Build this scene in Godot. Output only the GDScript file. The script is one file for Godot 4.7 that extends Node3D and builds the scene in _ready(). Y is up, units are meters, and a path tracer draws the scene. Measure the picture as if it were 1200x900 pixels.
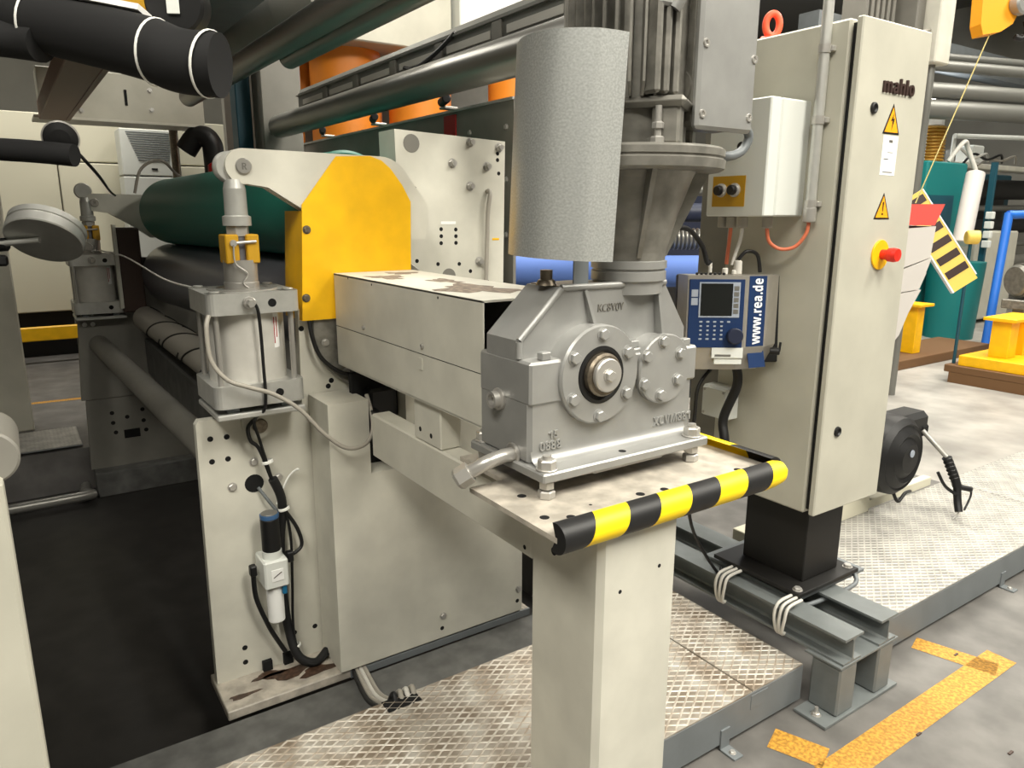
extends Node3D

var used := {}
var rng := RandomNumberGenerator.new()
var base := Vector3.ZERO      # base point of the thing being built; parts are shaped in world metres and shifted by it
var M := {}
var hexmesh: Mesh
var holemesh: Mesh
var screwmesh: Mesh

# ------------------------------------------------------------------ shape helpers
func mb() -> SurfaceTool:
	var st := SurfaceTool.new()
	st.begin(Mesh.PRIMITIVE_TRIANGLES)
	return st

func tri(st: SurfaceTool, a: Vector3, b: Vector3, c: Vector3, na: Vector3, nb: Vector3, nc: Vector3) -> void:
	var g := (b - a).cross(c - a)
	if g.length_squared() < 1e-16:
		return
	if g.dot(na + nb + nc) > 0.0:
		var t := b; b = c; c = t
		var n := nb; nb = nc; nc = n
	st.set_normal(na); st.add_vertex(a)
	st.set_normal(nb); st.add_vertex(b)
	st.set_normal(nc); st.add_vertex(c)

func quad(st: SurfaceTool, a: Vector3, b: Vector3, c: Vector3, d: Vector3, n: Vector3) -> void:
	tri(st, a, b, c, n, n, n)
	tri(st, a, c, d, n, n, n)

func quads(st: SurfaceTool, a: Vector3, b: Vector3, c: Vector3, d: Vector3, na: Vector3, nb: Vector3, nc: Vector3, nd: Vector3) -> void:
	tri(st, a, b, c, na, nb, nc)
	tri(st, a, c, d, na, nc, nd)

# box from lo to hi, turned by xf, edges chamfered by bv
func box(st: SurfaceTool, lo: Vector3, hi: Vector3, bv := 0.0, xf := Transform3D.IDENTITY) -> void:
	var c := (lo + hi) * 0.5
	var h := (hi - lo).abs() * 0.5
	bv = minf(bv, minf(h.x, minf(h.y, h.z)) * 0.9)
	var ax := [Vector3.RIGHT, Vector3.UP, Vector3.BACK]
	for i in 3:
		var j := (i + 1) % 3
		var k := (i + 2) % 3
		for s in [-1.0, 1.0]:
			var n: Vector3 = ax[i] * s
			var p: Vector3 = c + n * h[i]
			var u: Vector3 = ax[j] * (h[j] - bv)
			var v: Vector3 = ax[k] * (h[k] - bv)
			quad(st, xf * (p - u - v), xf * (p + u - v), xf * (p + u + v), xf * (p - u + v), xf.basis * n)
	if bv <= 0.0:
		return
	for i in 3:
		var j := (i + 1) % 3
		var k := (i + 2) % 3
		for s in [-1.0, 1.0]:
			for t in [-1.0, 1.0]:
				var e: Vector3 = ax[i] * (h[i] - bv)
				var p1: Vector3 = c + ax[j] * s * h[j] + ax[k] * t * (h[k] - bv)
				var p2: Vector3 = c + ax[j] * s * (h[j] - bv) + ax[k] * t * h[k]
				var n: Vector3 = xf.basis * (ax[j] * s + ax[k] * t).normalized()
				quad(st, xf * (p1 - e), xf * (p1 + e), xf * (p2 + e), xf * (p2 - e), n)
	for s in [-1.0, 1.0]:
		for t in [-1.0, 1.0]:
			for w in [-1.0, 1.0]:
				var g := Vector3(s, t, w)
				var q: Vector3 = c + h * g
				var n: Vector3 = xf.basis * g.normalized()
				tri(st, xf * (q - Vector3(0, t, w) * bv), xf * (q - Vector3(s, 0, w) * bv), xf * (q - Vector3(s, t, 0) * bv), n, n, n)

func frame_of(d: Vector3) -> Basis:
	var y := d.normalized()
	var x := Vector3.UP.cross(y) if absf(y.y) < 0.95 else Vector3.RIGHT.cross(y)
	x = x.normalized()
	return Basis(x, y, x.cross(y))

# lathe: profile of (radius, height) pairs along dir from a; sharp at every profile corner
func lathe(st: SurfaceTool, a: Vector3, dir: Vector3, prof: Array, seg := 32, turn := 0.0, smooth := true) -> void:
	var f := frame_of(dir)
	for i in prof.size() - 1:
		var r0: float = prof[i][0]; var h0: float = prof[i][1]
		var r1: float = prof[i + 1][0]; var h1: float = prof[i + 1][1]
		var sl := Vector2(h1 - h0, -(r1 - r0)).normalized()
		for k in seg:
			var t0 := TAU * k / seg + turn
			var t1 := TAU * (k + 1) / seg + turn
			var d0 := f.x * cos(t0) + f.z * sin(t0)
			var d1 := f.x * cos(t1) + f.z * sin(t1)
			var n0 := d0 * sl.x + f.y * sl.y
			var n1 := d1 * sl.x + f.y * sl.y
			if not smooth:
				n0 = (n0 + n1).normalized(); n1 = n0
			if r0 < 0.0: n0 = -n0; n1 = -n1
			quads(st, a + d0 * r0 + f.y * h0, a + d1 * r0 + f.y * h0, a + d1 * r1 + f.y * h1, a + d0 * r1 + f.y * h1, n0, n1, n1, n0)

func cyl(st: SurfaceTool, a: Vector3, b: Vector3, r: float, bv := 0.0, seg := 28) -> void:
	var l := (b - a).length()
	if bv > 0.0:
		lathe(st, a, b - a, [[0, 0], [r - bv, 0], [r, bv], [r, l - bv], [r - bv, l], [0, l]], seg)
	else:
		lathe(st, a, b - a, [[0, 0], [r, 0], [r, l], [0, l]], seg)

func hexa(st: SurfaceTool, a: Vector3, d: Vector3, r: float, h: float, turn := 0.0) -> void:
	lathe(st, a, d, [[0, 0], [r, 0], [r, h * 0.82], [r * 0.86, h], [0, h]], 6, turn, false)

func smooth_path(pts: Array, per := 8) -> Array:
	var out := []
	for i in pts.size() - 1:
		var p0: Vector3 = pts[maxi(i - 1, 0)]; var p1: Vector3 = pts[i]
		var p2: Vector3 = pts[i + 1]; var p3: Vector3 = pts[mini(i + 2, pts.size() - 1)]
		for k in per:
			out.append(p1.cubic_interpolate(p2, p0, p3, float(k) / per))
	out.append(pts[-1])
	return out

func tube(st: SurfaceTool, pts: Array, r: float, seg := 8, sm := true) -> void:
	var p := smooth_path(pts) if sm else pts
	var up := Vector3.UP
	var rings := []
	for i in p.size():
		var d: Vector3 = (p[mini(i + 1, p.size() - 1)] - p[maxi(i - 1, 0)]).normalized()
		var x := up.cross(d)
		if x.length() < 0.05: x = Vector3.RIGHT.cross(d)
		x = x.normalized()
		var y := d.cross(x).normalized()
		up = y
		var ring := []
		for k in seg + 1:
			ring.append(x * cos(TAU * k / seg) + y * sin(TAU * k / seg))
		rings.append(ring)
	for i in p.size() - 1:
		for k in seg:
			var a: Vector3 = rings[i][k]; var b: Vector3 = rings[i][k + 1]
			var c: Vector3 = rings[i + 1][k + 1]; var d: Vector3 = rings[i + 1][k]
			quads(st, p[i] + a * r, p[i] + b * r, p[i + 1] + c * r, p[i + 1] + d * r, a, b, c, d)
	for e in [0, p.size() - 1]:
		var n: Vector3 = (p[0] - p[1]).normalized() if e == 0 else (p[-1] - p[-2]).normalized()
		for k in seg:
			tri(st, p[e], p[e] + rings[e][k] * r, p[e] + rings[e][k + 1] * r, n, n, n)

# extrude a polygon in the plane (ex, ey) at o, thickness t along -en (en towards the viewer)
func ext(st: SurfaceTool, poly: Array, o: Vector3, ex: Vector3, ey: Vector3, t: float, smooth_from := -1) -> void:
	var en := ex.cross(ey).normalized()
	var pv := PackedVector2Array(poly)
	var idx := Geometry2D.triangulate_polygon(pv)
	for s in [0.0, 1.0]:
		var n: Vector3 = en if s == 0.0 else -en
		for i in range(0, idx.size(), 3):
			var q := []
			for k in 3:
				var v := pv[idx[i + k]]
				q.append(o + ex * v.x + ey * v.y - en * t * s)
			tri(st, q[0], q[1], q[2], n, n, n)
	var area := 0.0
	for i in pv.size():
		area += pv[i].cross(pv[(i + 1) % pv.size()])
	for i in pv.size():
		var a := pv[i]; var b := pv[(i + 1) % pv.size()]
		var dd := (b - a).normalized()
		var n2 := Vector2(dd.y, -dd.x) * (1.0 if area > 0.0 else -1.0)
		var n := ex * n2.x + ey * n2.y
		var pa := o + ex * a.x + ey * a.y
		var pb := o + ex * b.x + ey * b.y
		quad(st, pa, pb, pb - en * t, pa - en * t, n)

func xyp(st: SurfaceTool, poly: Array, zf: float, t: float) -> void:
	var q := []
	for p in poly: q.append(Vector2(p[0], p[1]))
	ext(st, q, Vector3(0, 0, zf), Vector3.RIGHT, Vector3.UP, t)

func arc(c: Vector2, r: float, a0: float, a1: float, n: int) -> Array:
	var out := []
	for i in n + 1:
		var a := deg_to_rad(lerpf(a0, a1, float(i) / n))
		out.append([c.x + r * cos(a), c.y + r * sin(a)])
	return out

# ------------------------------------------------------------------ scene helpers
func numbered(s: String) -> String:
	if not used.has(s):
		used[s] = 0
		return s
	used[s] += 1
	return "%s_%03d" % [s, used[s]]

func tag(o: Node3D, label: String, cat: String, group := "") -> void:
	o.set_meta("label", label)
	o.set_meta("category", cat)
	if group != "": o.set_meta("group", group)

func thing(called: String, label: String, cat: String, at: Vector3, group := "") -> Node3D:
	var o := Node3D.new()
	o.name = numbered(called)
	add_child(o)
	o.position = at
	base = at
	tag(o, label, cat, group)
	return o

func part(parent: Node, called: String, st, m: Material, label := "") -> MeshInstance3D:
	var mi := MeshInstance3D.new()
	mi.mesh = st.commit() if st is SurfaceTool else st
	mi.material_override = m
	mi.name = called
	parent.add_child(mi, true)
	if parent is MeshInstance3D:
		mi.position = Vector3.ZERO
	elif parent != self:
		mi.position = -base
	if label != "": mi.set_meta("label", label)
	return mi

func solo(called: String, st, m: Material, label: String, cat: String, group := "") -> MeshInstance3D:
	var mi := MeshInstance3D.new()
	mi.mesh = st.commit() if st is SurfaceTool else st
	mi.material_override = m
	mi.name = numbered(called)
	add_child(mi, true)
	tag(mi, label, cat, group)
	return mi

func struct(called: String, st, m: Material) -> MeshInstance3D:
	var mi := MeshInstance3D.new()
	mi.mesh = st.commit() if st is SurfaceTool else st
	mi.material_override = m
	mi.name = numbered(called)
	add_child(mi, true)
	mi.set_meta("kind", "structure")
	return mi

func small(parent: Node, called: String, mesh: Mesh, m: Material, p: Vector3, n: Vector3, s := 1.0, turn := 0.0) -> void:
	var mi := MeshInstance3D.new()
	mi.mesh = mesh
	mi.material_override = m
	mi.name = called
	parent.add_child(mi, true)
	var f := frame_of(n)
	f = f * Basis(Vector3.UP, turn)
	mi.transform = Transform3D(f.scaled_local(Vector3(s, s, s)), p - (base if not parent is MeshInstance3D and parent != self else Vector3.ZERO))

func bolt(parent: Node, p: Vector3, n: Vector3, s := 0.012, m: Material = null) -> void:
	small(parent, "bolt", hexmesh, m if m else M.zinc, p, n, s, p.x * 37.0)

func hole(parent: Node, p: Vector3, n: Vector3, r := 0.008) -> void:
	small(parent, "bolt_hole", holemesh, M.hole, p, n, r)

func screw(parent: Node, p: Vector3, n: Vector3, r := 0.006) -> void:
	small(parent, "screw", screwmesh, M.zinc, p, n, r)

func text(parent: Node, called: String, s: String, font: String, bold: bool, h: float, depth: float, xf: Transform3D, m: Material, mono := false) -> MeshInstance3D:
	var f := SystemFont.new()
	f.font_names = PackedStringArray([font])
	f.font_weight = 700 if bold else 400
	var tm := TextMesh.new()
	tm.text = s
	tm.font = f
	tm.font_size = 64
	tm.pixel_size = h / 64.0
	tm.depth = depth
	tm.curve_step = 2.0
	var mi := MeshInstance3D.new()
	mi.mesh = tm
	mi.material_override = m
	mi.name = called
	parent.add_child(mi, true)
	mi.transform = xf
	if not parent is MeshInstance3D and parent != self:
		mi.position -= base
	return mi

func copy(o: Node3D, off: Vector3, label: String) -> Node3D:
	var c: Node3D = o.duplicate()
	c.name = numbered(String(o.name))
	add_child(c)
	c.position = o.position + off
	c.set_meta("label", label)
	return c

# ------------------------------------------------------------------ materials
var tex := {}
func noise_tex(key: String, freq: float, lo: float, hi: float, sd: int, contrast := 0.0) -> NoiseTexture2D:
	if tex.has(key): return tex[key]
	var n := FastNoiseLite.new()
	n.seed = sd
	n.noise_type = FastNoiseLite.TYPE_SIMPLEX_SMOOTH
	n.frequency = freq
	n.fractal_octaves = 5
	var t := NoiseTexture2D.new()
	t.width = 512; t.height = 512
	t.seamless = true
	t.noise = n
	var g := Gradient.new()
	g.set_color(0, Color(lo, lo, lo)); g.set_color(1, Color(hi, hi, hi))
	if contrast > 0.0:
		g.set_offset(0, contrast); g.set_offset(1, 1.0 - contrast)
	t.color_ramp = g
	tex[key] = t
	return t

func mat(c: Color, rough: float, metal := 0.0, t: Texture2D = null, scale := 1.0, world := true) -> StandardMaterial3D:
	var m := StandardMaterial3D.new()
	m.albedo_color = c
	m.roughness = rough
	m.metallic = metal
	if t:
		m.albedo_texture = t
		m.uv1_triplanar = true
		m.uv1_world_triplanar = world
		m.uv1_scale = Vector3.ONE * scale
	return m

func make_materials() -> void:
	var soft := noise_tex("soft", 0.006, 0.92, 1.0, 3)
	var grime := noise_tex("grime", 0.012, 0.82, 1.0, 5, 0.2)
	var conc := noise_tex("conc", 0.010, 0.80, 1.0, 9, 0.15)
	var zincn := noise_tex("zincn", 0.06, 0.86, 1.0, 12, 0.22)
	var blotch := noise_tex("blotch", 0.012, 0.75, 1.0, 21, 0.3)
	M.paint = mat(Color(0.83, 0.82, 0.77), 0.5, 0.0, soft, 1.3)
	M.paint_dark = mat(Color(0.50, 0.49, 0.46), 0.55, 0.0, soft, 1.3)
	M.cabinet = mat(Color(0.74, 0.73, 0.675), 0.5, 0.0, soft, 0.9)
	M.box_white = mat(Color(0.84, 0.85, 0.83), 0.45)
	M.silver = mat(Color(0.66, 0.66, 0.65), 0.40, 0.45, soft, 2.0)
	M.silver_dirty = mat(Color(0.57, 0.56, 0.53), 0.42, 0.45, grime, 2.5)
	M.alu = mat(Color(0.80, 0.80, 0.78), 0.36, 0.55, soft, 4.0)
	M.barrel = mat(Color(0.84, 0.83, 0.80), 0.34, 0.25, soft, 3.0)
	M.galv = mat(Color(0.77, 0.78, 0.77), 0.38, 0.5, zincn, 5.0)
	M.zinc = mat(Color(0.74, 0.73, 0.71), 0.32, 0.6)
	M.steel = mat(Color(0.70, 0.69, 0.67), 0.30, 0.6)
	M.worn_steel = mat(Color(0.52, 0.48, 0.42), 0.4, 0.7, grime, 8.0)
	M.chrome = mat(Color(0.46, 0.46, 0.49), 0.28, 0.45)
	M.darkroll = mat(Color(0.52, 0.515, 0.495), 0.33, 0.5)
	M.yellow = mat(Color(1.0, 0.77, 0.03), 0.45, 0.0, noise_tex("ysoft", 0.008, 0.92, 1.0, 31), 1.5)
	M.yellow_dull = mat(Color(0.74, 0.56, 0.08), 0.5)
	M.green = mat(Color(0.06, 0.42, 0.36), 0.5)
	M.black = mat(Color(0.045, 0.045, 0.05), 0.5)
	M.hole = mat(Color(0.02, 0.02, 0.02), 0.9)
	M.rubber = mat(Color(0.07, 0.07, 0.075), 0.6)
	M.foam = mat(Color(0.055, 0.055, 0.06), 0.85)
	M.cable_grey = mat(Color(0.62, 0.60, 0.56), 0.5)
	M.cable_light = mat(Color(0.80, 0.79, 0.76), 0.45)
	M.orange_cable = mat(Color(0.84, 0.46, 0.33), 0.45)
	M.white = mat(Color(0.93, 0.93, 0.92), 0.5)
	M.tie = mat(Color(0.92, 0.92, 0.90), 0.4)
	M.blue = mat(Color(0.05, 0.17, 0.34), 0.45)
	M.lettering_white = mat(Color(0.97, 0.97, 0.97), 0.5)
	M.brand = mat(Color(0.20, 0.13, 0.11), 0.5)
	M.screen = mat(Color(0.10, 0.11, 0.11), 0.12)
	M.keys = mat(Color(0.60, 0.63, 0.68), 0.5)
	M.stainless = mat(Color(0.72, 0.70, 0.67), 0.35, 0.6, soft, 5.0)
	M.red = mat(Color(0.86, 0.16, 0.10), 0.4)
	M.red_dark = mat(Color(0.62, 0.05, 0.05), 0.5)
	M.orange = mat(Color(0.90, 0.53, 0.14), 0.45, 0.0, soft, 0.6)
	M.orange_red = mat(Color(0.98, 0.36, 0.22), 0.5)
	M.sign_orange = mat(Color(1.0, 0.66, 0.08), 0.5)
	M.oil = mat(Color(0.33, 0.25, 0.20), 0.35, 0.0, blotch, 6.0)
	M.dust = mat(Color(0.56, 0.50, 0.44), 0.8, 0.0, blotch, 5.0)
	M.steelgrey = mat(Color(0.46, 0.48, 0.49), 0.5, 0.1, soft, 1.5)
	M.floor = mat(Color(0.45, 0.44, 0.425), 0.55, 0.0, conc, 0.8)
	M.floor_light = mat(Color(0.68, 0.665, 0.64), 0.5, 0.0, conc, 0.35)
	M.floor_dark = mat(Color(0.42, 0.41, 0.40), 0.6, 0.0, conc, 0.7)
	M.pit = mat(Color(0.17, 0.163, 0.155), 0.5, 0.0, grime, 0.8)
	M.kerb = mat(Color(0.40, 0.40, 0.39), 0.55, 0.0, grime, 1.2)
	M.plinth = mat(Color(0.74, 0.71, 0.66), 0.5, 0.0, grime, 2.0)
	tex["deckn"] = noise_tex("deckn", 0.012, 0.7, 1.0, 41, 0.18)
	tex.deckn.color_ramp.set_color(0, Color(0.70, 0.645, 0.59))
	M.deck = mat(Color(0.70, 0.685, 0.65), 0.42, 0.25, noise_tex("deckn", 0.012, 0.74, 1.0, 41, 0.18), 1.0)
	M.deck_clean = mat(Color(0.62, 0.61, 0.585), 0.42, 0.25, conc, 1.5)
	M.ridge_clean = mat(Color(0.76, 0.75, 0.72), 0.4, 0.25, conc, 1.5)
	M.ridge = mat(Color(0.84, 0.825, 0.79), 0.4, 0.25, tex.deckn, 1.6)
	M.beam = mat(Color(0.46, 0.48, 0.48), 0.45, 0.1, soft, 3.0)
	M.pedestal = mat(Color(0.075, 0.07, 0.065), 0.5)
	M.line = mat(Color(0.82, 0.60, 0.22), 0.6, 0.0, noise_tex("worn", 0.03, 0.74, 1.0, 51, 0.25), 4.0)
	M.teal = mat(Color(0.03, 0.43, 0.43), 0.45)
	M.teal_dark = mat(Color(0.05, 0.27, 0.33), 0.5)
	M.cream = mat(Color(0.80, 0.785, 0.71), 0.55)
	M.wall = mat(Color(0.62, 0.61, 0.57), 0.8, 0.0, soft, 0.3)
	M.ceil = mat(Color(0.42, 0.41, 0.39), 0.8)
	M.pipe = mat(Color(0.47, 0.47, 0.45), 0.4, 0.3)
	M.blue_bright = mat(Color(0.14, 0.42, 0.80), 0.45)
	M.navy = mat(Color(0.10, 0.13, 0.22), 0.5)
	M.cloth_blue = mat(Color(0.36, 0.48, 0.76), 0.8)
	M.brown = mat(Color(0.25, 0.18, 0.145), 0.5)
	M.gold = mat(Color(0.80, 0.62, 0.28), 0.4, 0.3)
	M.wood = mat(Color(0.42, 0.30, 0.18), 0.7)
	M.rope = mat(Color(0.72, 0.66, 0.42), 0.7)
	M.red_bin = mat(Color(0.85, 0.33, 0.30), 0.5)
	M.bin_grey = mat(Color(0.80, 0.78, 0.76), 0.5)
	M.hazard_yellow = mat(Color(0.88, 0.76, 0.36), 0.5)
	M.bumper_yellow = mat(Color(1.0, 0.85, 0.04), 0.5)
	M.bumper_black = mat(Color(0.085, 0.085, 0.09), 0.5)
	var lamp := StandardMaterial3D.new()
	lamp.albedo_color = Color(0.95, 0.95, 0.95)
	lamp.emission_enabled = true
	lamp.emission = Color(1.0, 0.98, 0.93)
	lamp.emission_energy_multiplier = 3.0
	M.lamp = lamp
	var st := mb(); hexa(st, Vector3.ZERO, Vector3.UP, 1.0, 0.75); lathe(st, Vector3.ZERO, Vector3.UP, [[1.25, 0.0], [1.25, 0.12], [0, 0.12]], 20)
	hexmesh = st.commit()
	st = mb(); lathe(st, Vector3.ZERO, Vector3.UP, [[1.0, -0.2], [1.0, 0.04], [0.0, 0.04]], 20)
	holemesh = st.commit()
	st = mb(); lathe(st, Vector3.ZERO, Vector3.UP, [[1.0, 0.0], [0.98, 0.3], [0.7, 0.6], [0.42, 0.68], [0.38, 0.3], [0.0, 0.3]], 16)
	screwmesh = st.commit()

# ------------------------------------------------------------------ light, sky, camera
const EXPOSURE := 1.12
func setup() -> void:
	var cam := Camera3D.new()
	cam.name = "camera"
	cam.fov = 55.0
	cam.near = 0.05
	cam.far = 100.0
	add_child(cam)
	cam.position = Vector3(0, 1.6, 0)
	cam.rotation = Vector3(deg_to_rad(-13.043), deg_to_rad(-34.128), deg_to_rad(0.188))
	cam.current = true
	var env := Environment.new()
	env.background_mode = Environment.BG_SKY
	var sky := Sky.new()
	var sm := ProceduralSkyMaterial.new()
	sm.sky_top_color = Color(0.75, 0.80, 0.86)
	sm.sky_horizon_color = Color(0.85, 0.87, 0.88)
	sm.ground_bottom_color = Color(0.4, 0.4, 0.4)
	sm.ground_horizon_color = Color(0.7, 0.7, 0.7)
	sky.sky_material = sm
	env.sky = sky
	env.tonemap_mode = Environment.TONE_MAPPER_LINEAR
	env.tonemap_exposure = EXPOSURE
	env.sdfgi_enabled = true
	env.ssao_enabled = true
	env.ssil_enabled = true
	var we := WorldEnvironment.new()
	we.name = "environment"
	we.environment = env
	add_child(we)

# a ceiling luminaire: housing, glowing diffuser and an area light of its size just below
func luminaire(at: Vector3, sx: float, sz: float, energy: float, label: String, tint := Color(1.0, 0.98, 0.93)) -> void:
	var t := thing("ceiling_lamp", label, "ceiling lamp", at)
	var st := mb(); box(st, at + Vector3(-sx / 2 - 0.05, 0.0, -sz / 2 - 0.05), at + Vector3(sx / 2 + 0.05, 0.10, sz / 2 + 0.05), 0.01)
	part(t, "lamp_housing", st, M.white)
	st = mb(); box(st, at + Vector3(-sx / 2, -0.02, -sz / 2), at + Vector3(sx / 2, 0.0, sz / 2))
	part(t, "diffuser", st, M.lamp)
	var l := AreaLight3D.new()
	l.name = "lamp_light"
	l.area_size = Vector2(sx, sz)
	l.light_energy = energy
	l.light_color = tint
	l.shadow_enabled = true
	l.area_range = 40.0
	t.add_child(l)
	l.position = Vector3(0, -0.03, 0)
	l.rotation.x = -PI / 2

func lights() -> void:
	luminaire(Vector3(-2.0, 5.4, 1.2), 1.4, 3.6, 29.0, "wide ceiling lamp over the aisle on the pit side of the machine")
	luminaire(Vector3(1.7, 5.4, 2.0), 1.4, 3.0, 35.0, "wide ceiling lamp above the gearbox stand")
	luminaire(Vector3(4.5, 5.4, 1.6), 1.4, 3.0, 28.0, "wide ceiling lamp above the marked floor beside the platform")
	luminaire(Vector3(8.0, 5.4, -2.5), 1.4, 6.0, 38.0, "long ceiling lamp above the pale aisle floor")
	luminaire(Vector3(0.2, 5.4, -8.1), 3.0, 0.8, 15.0, "ceiling lamp above the cream cabinets beyond the machine")
	luminaire(Vector3(3.0, 5.4, -3.8), 0.8, 3.0, 20.0, "ceiling lamp above the orange drums behind the machine")
	luminaire(Vector3(12.5, 5.4, -3.0), 1.4, 4.0, 20.0, "ceiling lamp in front of the teal machine")

# ------------------------------------------------------------------ the hall
func hall() -> void:
	var st := mb(); box(st, Vector3(-9, -0.6, -1.86), Vector3(4.58, 0, 9)); struct("floor", st, M.floor)
	st = mb(); box(st, Vector3(4.58, -0.6, -14), Vector3(18, 0, 9)); struct("floor", st, M.floor_light)
	st = mb(); box(st, Vector3(2.0, -0.6, -14), Vector3(4.58, 0, -1.86)); struct("floor", st, M.floor)
	st = mb(); box(st, Vector3(-9, -0.6, -14), Vector3(2.0, 0, -5.72)); struct("floor", st, M.floor_dark)
	st = mb(); box(st, Vector3(-9, -0.6, -5.72), Vector3(-3.5, 0, -1.86)); struct("floor", st, M.floor_dark)
	st = mb(); box(st, Vector3(-3.5, -0.6, -5.72), Vector3(2.0, -0.3, -1.86)); struct("floor", st, M.pit)
	st = mb(); box(st, Vector3(-9.2, -0.6, -14.2), Vector3(18.2, 6.2, -14)); struct("wall_back", st, M.wall)
	st = mb(); box(st, Vector3(-9.2, -0.6, 9), Vector3(18.2, 6.2, 9.2)); struct("wall_front", st, M.wall)
	st = mb(); box(st, Vector3(-9.2, -0.6, -14), Vector3(-9, 6.2, 9)); struct("wall_left", st, M.wall)
	st = mb(); box(st, Vector3(18, -0.6, -14), Vector3(18.2, 6.2, 9)); struct("wall_right", st, M.wall)
	st = mb(); box(st, Vector3(-9.2, 6.0, -14.2), Vector3(18.2, 6.2, 9.2)); struct("ceiling", st, M.ceil)

func _ready() -> void:
	rng.seed = 7
	make_materials()
	setup()
	lights()
	hall()
	platforms()
	machine_frames()
	stand()
	gearmotor()
	cabinet()
	overhead()
	background_left()
	background_right()
	small_things()

# ------------------------------------------------------------------ platforms, floor marks, I-beams
func tread(lo: Vector3, hi: Vector3) -> SurfaceTool:
	# raised crossing ridges of the chequer plate, clipped to the deck
	var st := mb()
	var y := hi.y
	var p := 0.026
	for s in [-1.0, 1.0]:
		var d := Vector2(1.0, s * 0.62).normalized()
		var n := Vector2(-d.y, d.x)
		var r := Rect2(lo.x, lo.z, hi.x - lo.x, hi.z - lo.z).grow(-0.004)
		var c := r.get_center()
		var ext_n := absf(n.x) * r.size.x / 2 + absf(n.y) * r.size.y / 2
		var k := int(ext_n / p)
		for i in range(-k, k + 1):
			var o := c + n * p * i
			var t0 := -1e9; var t1 := 1e9
			for a in 2:
				var q0 := (r.position[a] - o[a]) / d[a]
				var q1 := (r.end[a] - o[a]) / d[a]
				t0 = maxf(t0, minf(q0, q1)); t1 = minf(t1, maxf(q0, q1))
			if t1 - t0 < 0.01: continue
			var a2 := o + d * t0
			var b2 := o + d * t1
			var w := n * 0.0034
			var h := 0.0022
			var A := Vector3(a2.x, y, a2.y); var B := Vector3(b2.x, y, b2.y)
			var W := Vector3(w.x, 0, w.y); var H := Vector3(0, h, 0)
			var nl := (W.normalized() + Vector3.UP).normalized()
			var nr := (-W.normalized() + Vector3.UP).normalized()
			quads(st, A - W, B - W, B + H, A + H, nr, nr, Vector3.UP, Vector3.UP)
			quads(st, A + W, B + W, B + H, A + H, nl, nl, Vector3.UP, Vector3.UP)
	return st

func platform(called: String, label: String, lo: Vector3, hi: Vector3, cuts: Array, clean := false) -> Node3D:
	var t := thing(called, label, "platform", Vector3((lo.x + hi.x) / 2, 0, (lo.z + hi.z) / 2))
	var xs := [lo.x] + cuts + [hi.x]
	for i in xs.size() - 1:
		var st := mb()
		var a := Vector3(xs[i] + 0.002, hi.y - 0.006, lo.z); var b := Vector3(xs[i + 1] - 0.002, hi.y, hi.z)
		box(st, a, b, 0.001)
		var d := part(t, "deck_plate", st, M.deck_clean if clean else M.deck)
		var r := part(d, "tread_ridges", tread(a, b), M.ridge_clean if clean else M.ridge)
		r.set_meta("kind", "stuff")
	var sk := mb()
	box(sk, Vector3(lo.x, 0.018, hi.z - 0.006), Vector3(hi.x, hi.y - 0.006, hi.z + 0.001), 0.001)
	part(t, "front_skirt", sk, M.steelgrey)
	sk = mb(); box(sk, Vector3(hi.x - 0.006, 0.018, lo.z), Vector3(hi.x, hi.y - 0.006, hi.z - 0.006)); part(t, "side_skirt", sk, M.steelgrey)
	sk = mb(); box(sk, Vector3(lo.x, 0.018, lo.z), Vector3(lo.x + 0.006, hi.y - 0.006, hi.z - 0.006)); part(t, "side_skirt", sk, M.steelgrey)
	sk = mb(); box(sk, Vector3(lo.x + 0.006, 0.018, lo.z), Vector3(hi.x - 0.006, hi.y - 0.006, lo.z + 0.006)); part(t, "rear_skirt", sk, M.steelgrey)
	return t

func floor_bracket(t: Node3D, x: float, z: float) -> void:
	var st := mb()
	box(st, Vector3(x - 0.02, 0.0, z), Vector3(x + 0.02, 0.006, z + 0.06), 0.001)
	box(st, Vector3(x - 0.02, 0.0, z), Vector3(x + 0.02, 0.07, z + 0.006), 0.001)
	var b := part(t, "floor_bracket", st, M.steelgrey)
	small(b, "anchor_bolt", hexmesh, M.zinc, Vector3(x, 0.006, z + 0.035), Vector3.UP, 0.009)

func ibeam(x0: float, x1: float, y0: float, y1: float, z0: float, z1: float) -> SurfaceTool:
	var st := mb()
	var c := (x0 + x1) / 2
	xyp(st, [[x0, y0], [x1, y0], [x1, y0 + 0.008], [c + 0.010, y0 + 0.008], [c + 0.0035, y0 + 0.015], [c + 0.0035, y1 - 0.015], [c + 0.010, y1 - 0.008], [x1, y1 - 0.008], [x1, y1], [x0, y1], [x0, y1 - 0.008], [c - 0.010, y1 - 0.008], [c - 0.0035, y1 - 0.015], [c - 0.0035, y0 + 0.015], [c - 0.010, y0 + 0.008], [x0, y0 + 0.008]], z1, z1 - z0)
	return st

func strip(st: SurfaceTool, a: Vector2, b: Vector2, w: float, y: float) -> void:
	var d := (b - a).normalized()
	var n := Vector2(-d.y, d.x) * w / 2
	quad(st, Vector3(a.x - n.x, y, a.y - n.y), Vector3(b.x - n.x, y, b.y - n.y), Vector3(b.x + n.x, y, b.y + n.y), Vector3(a.x + n.x, y, a.y + n.y), Vector3.UP)

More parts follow.
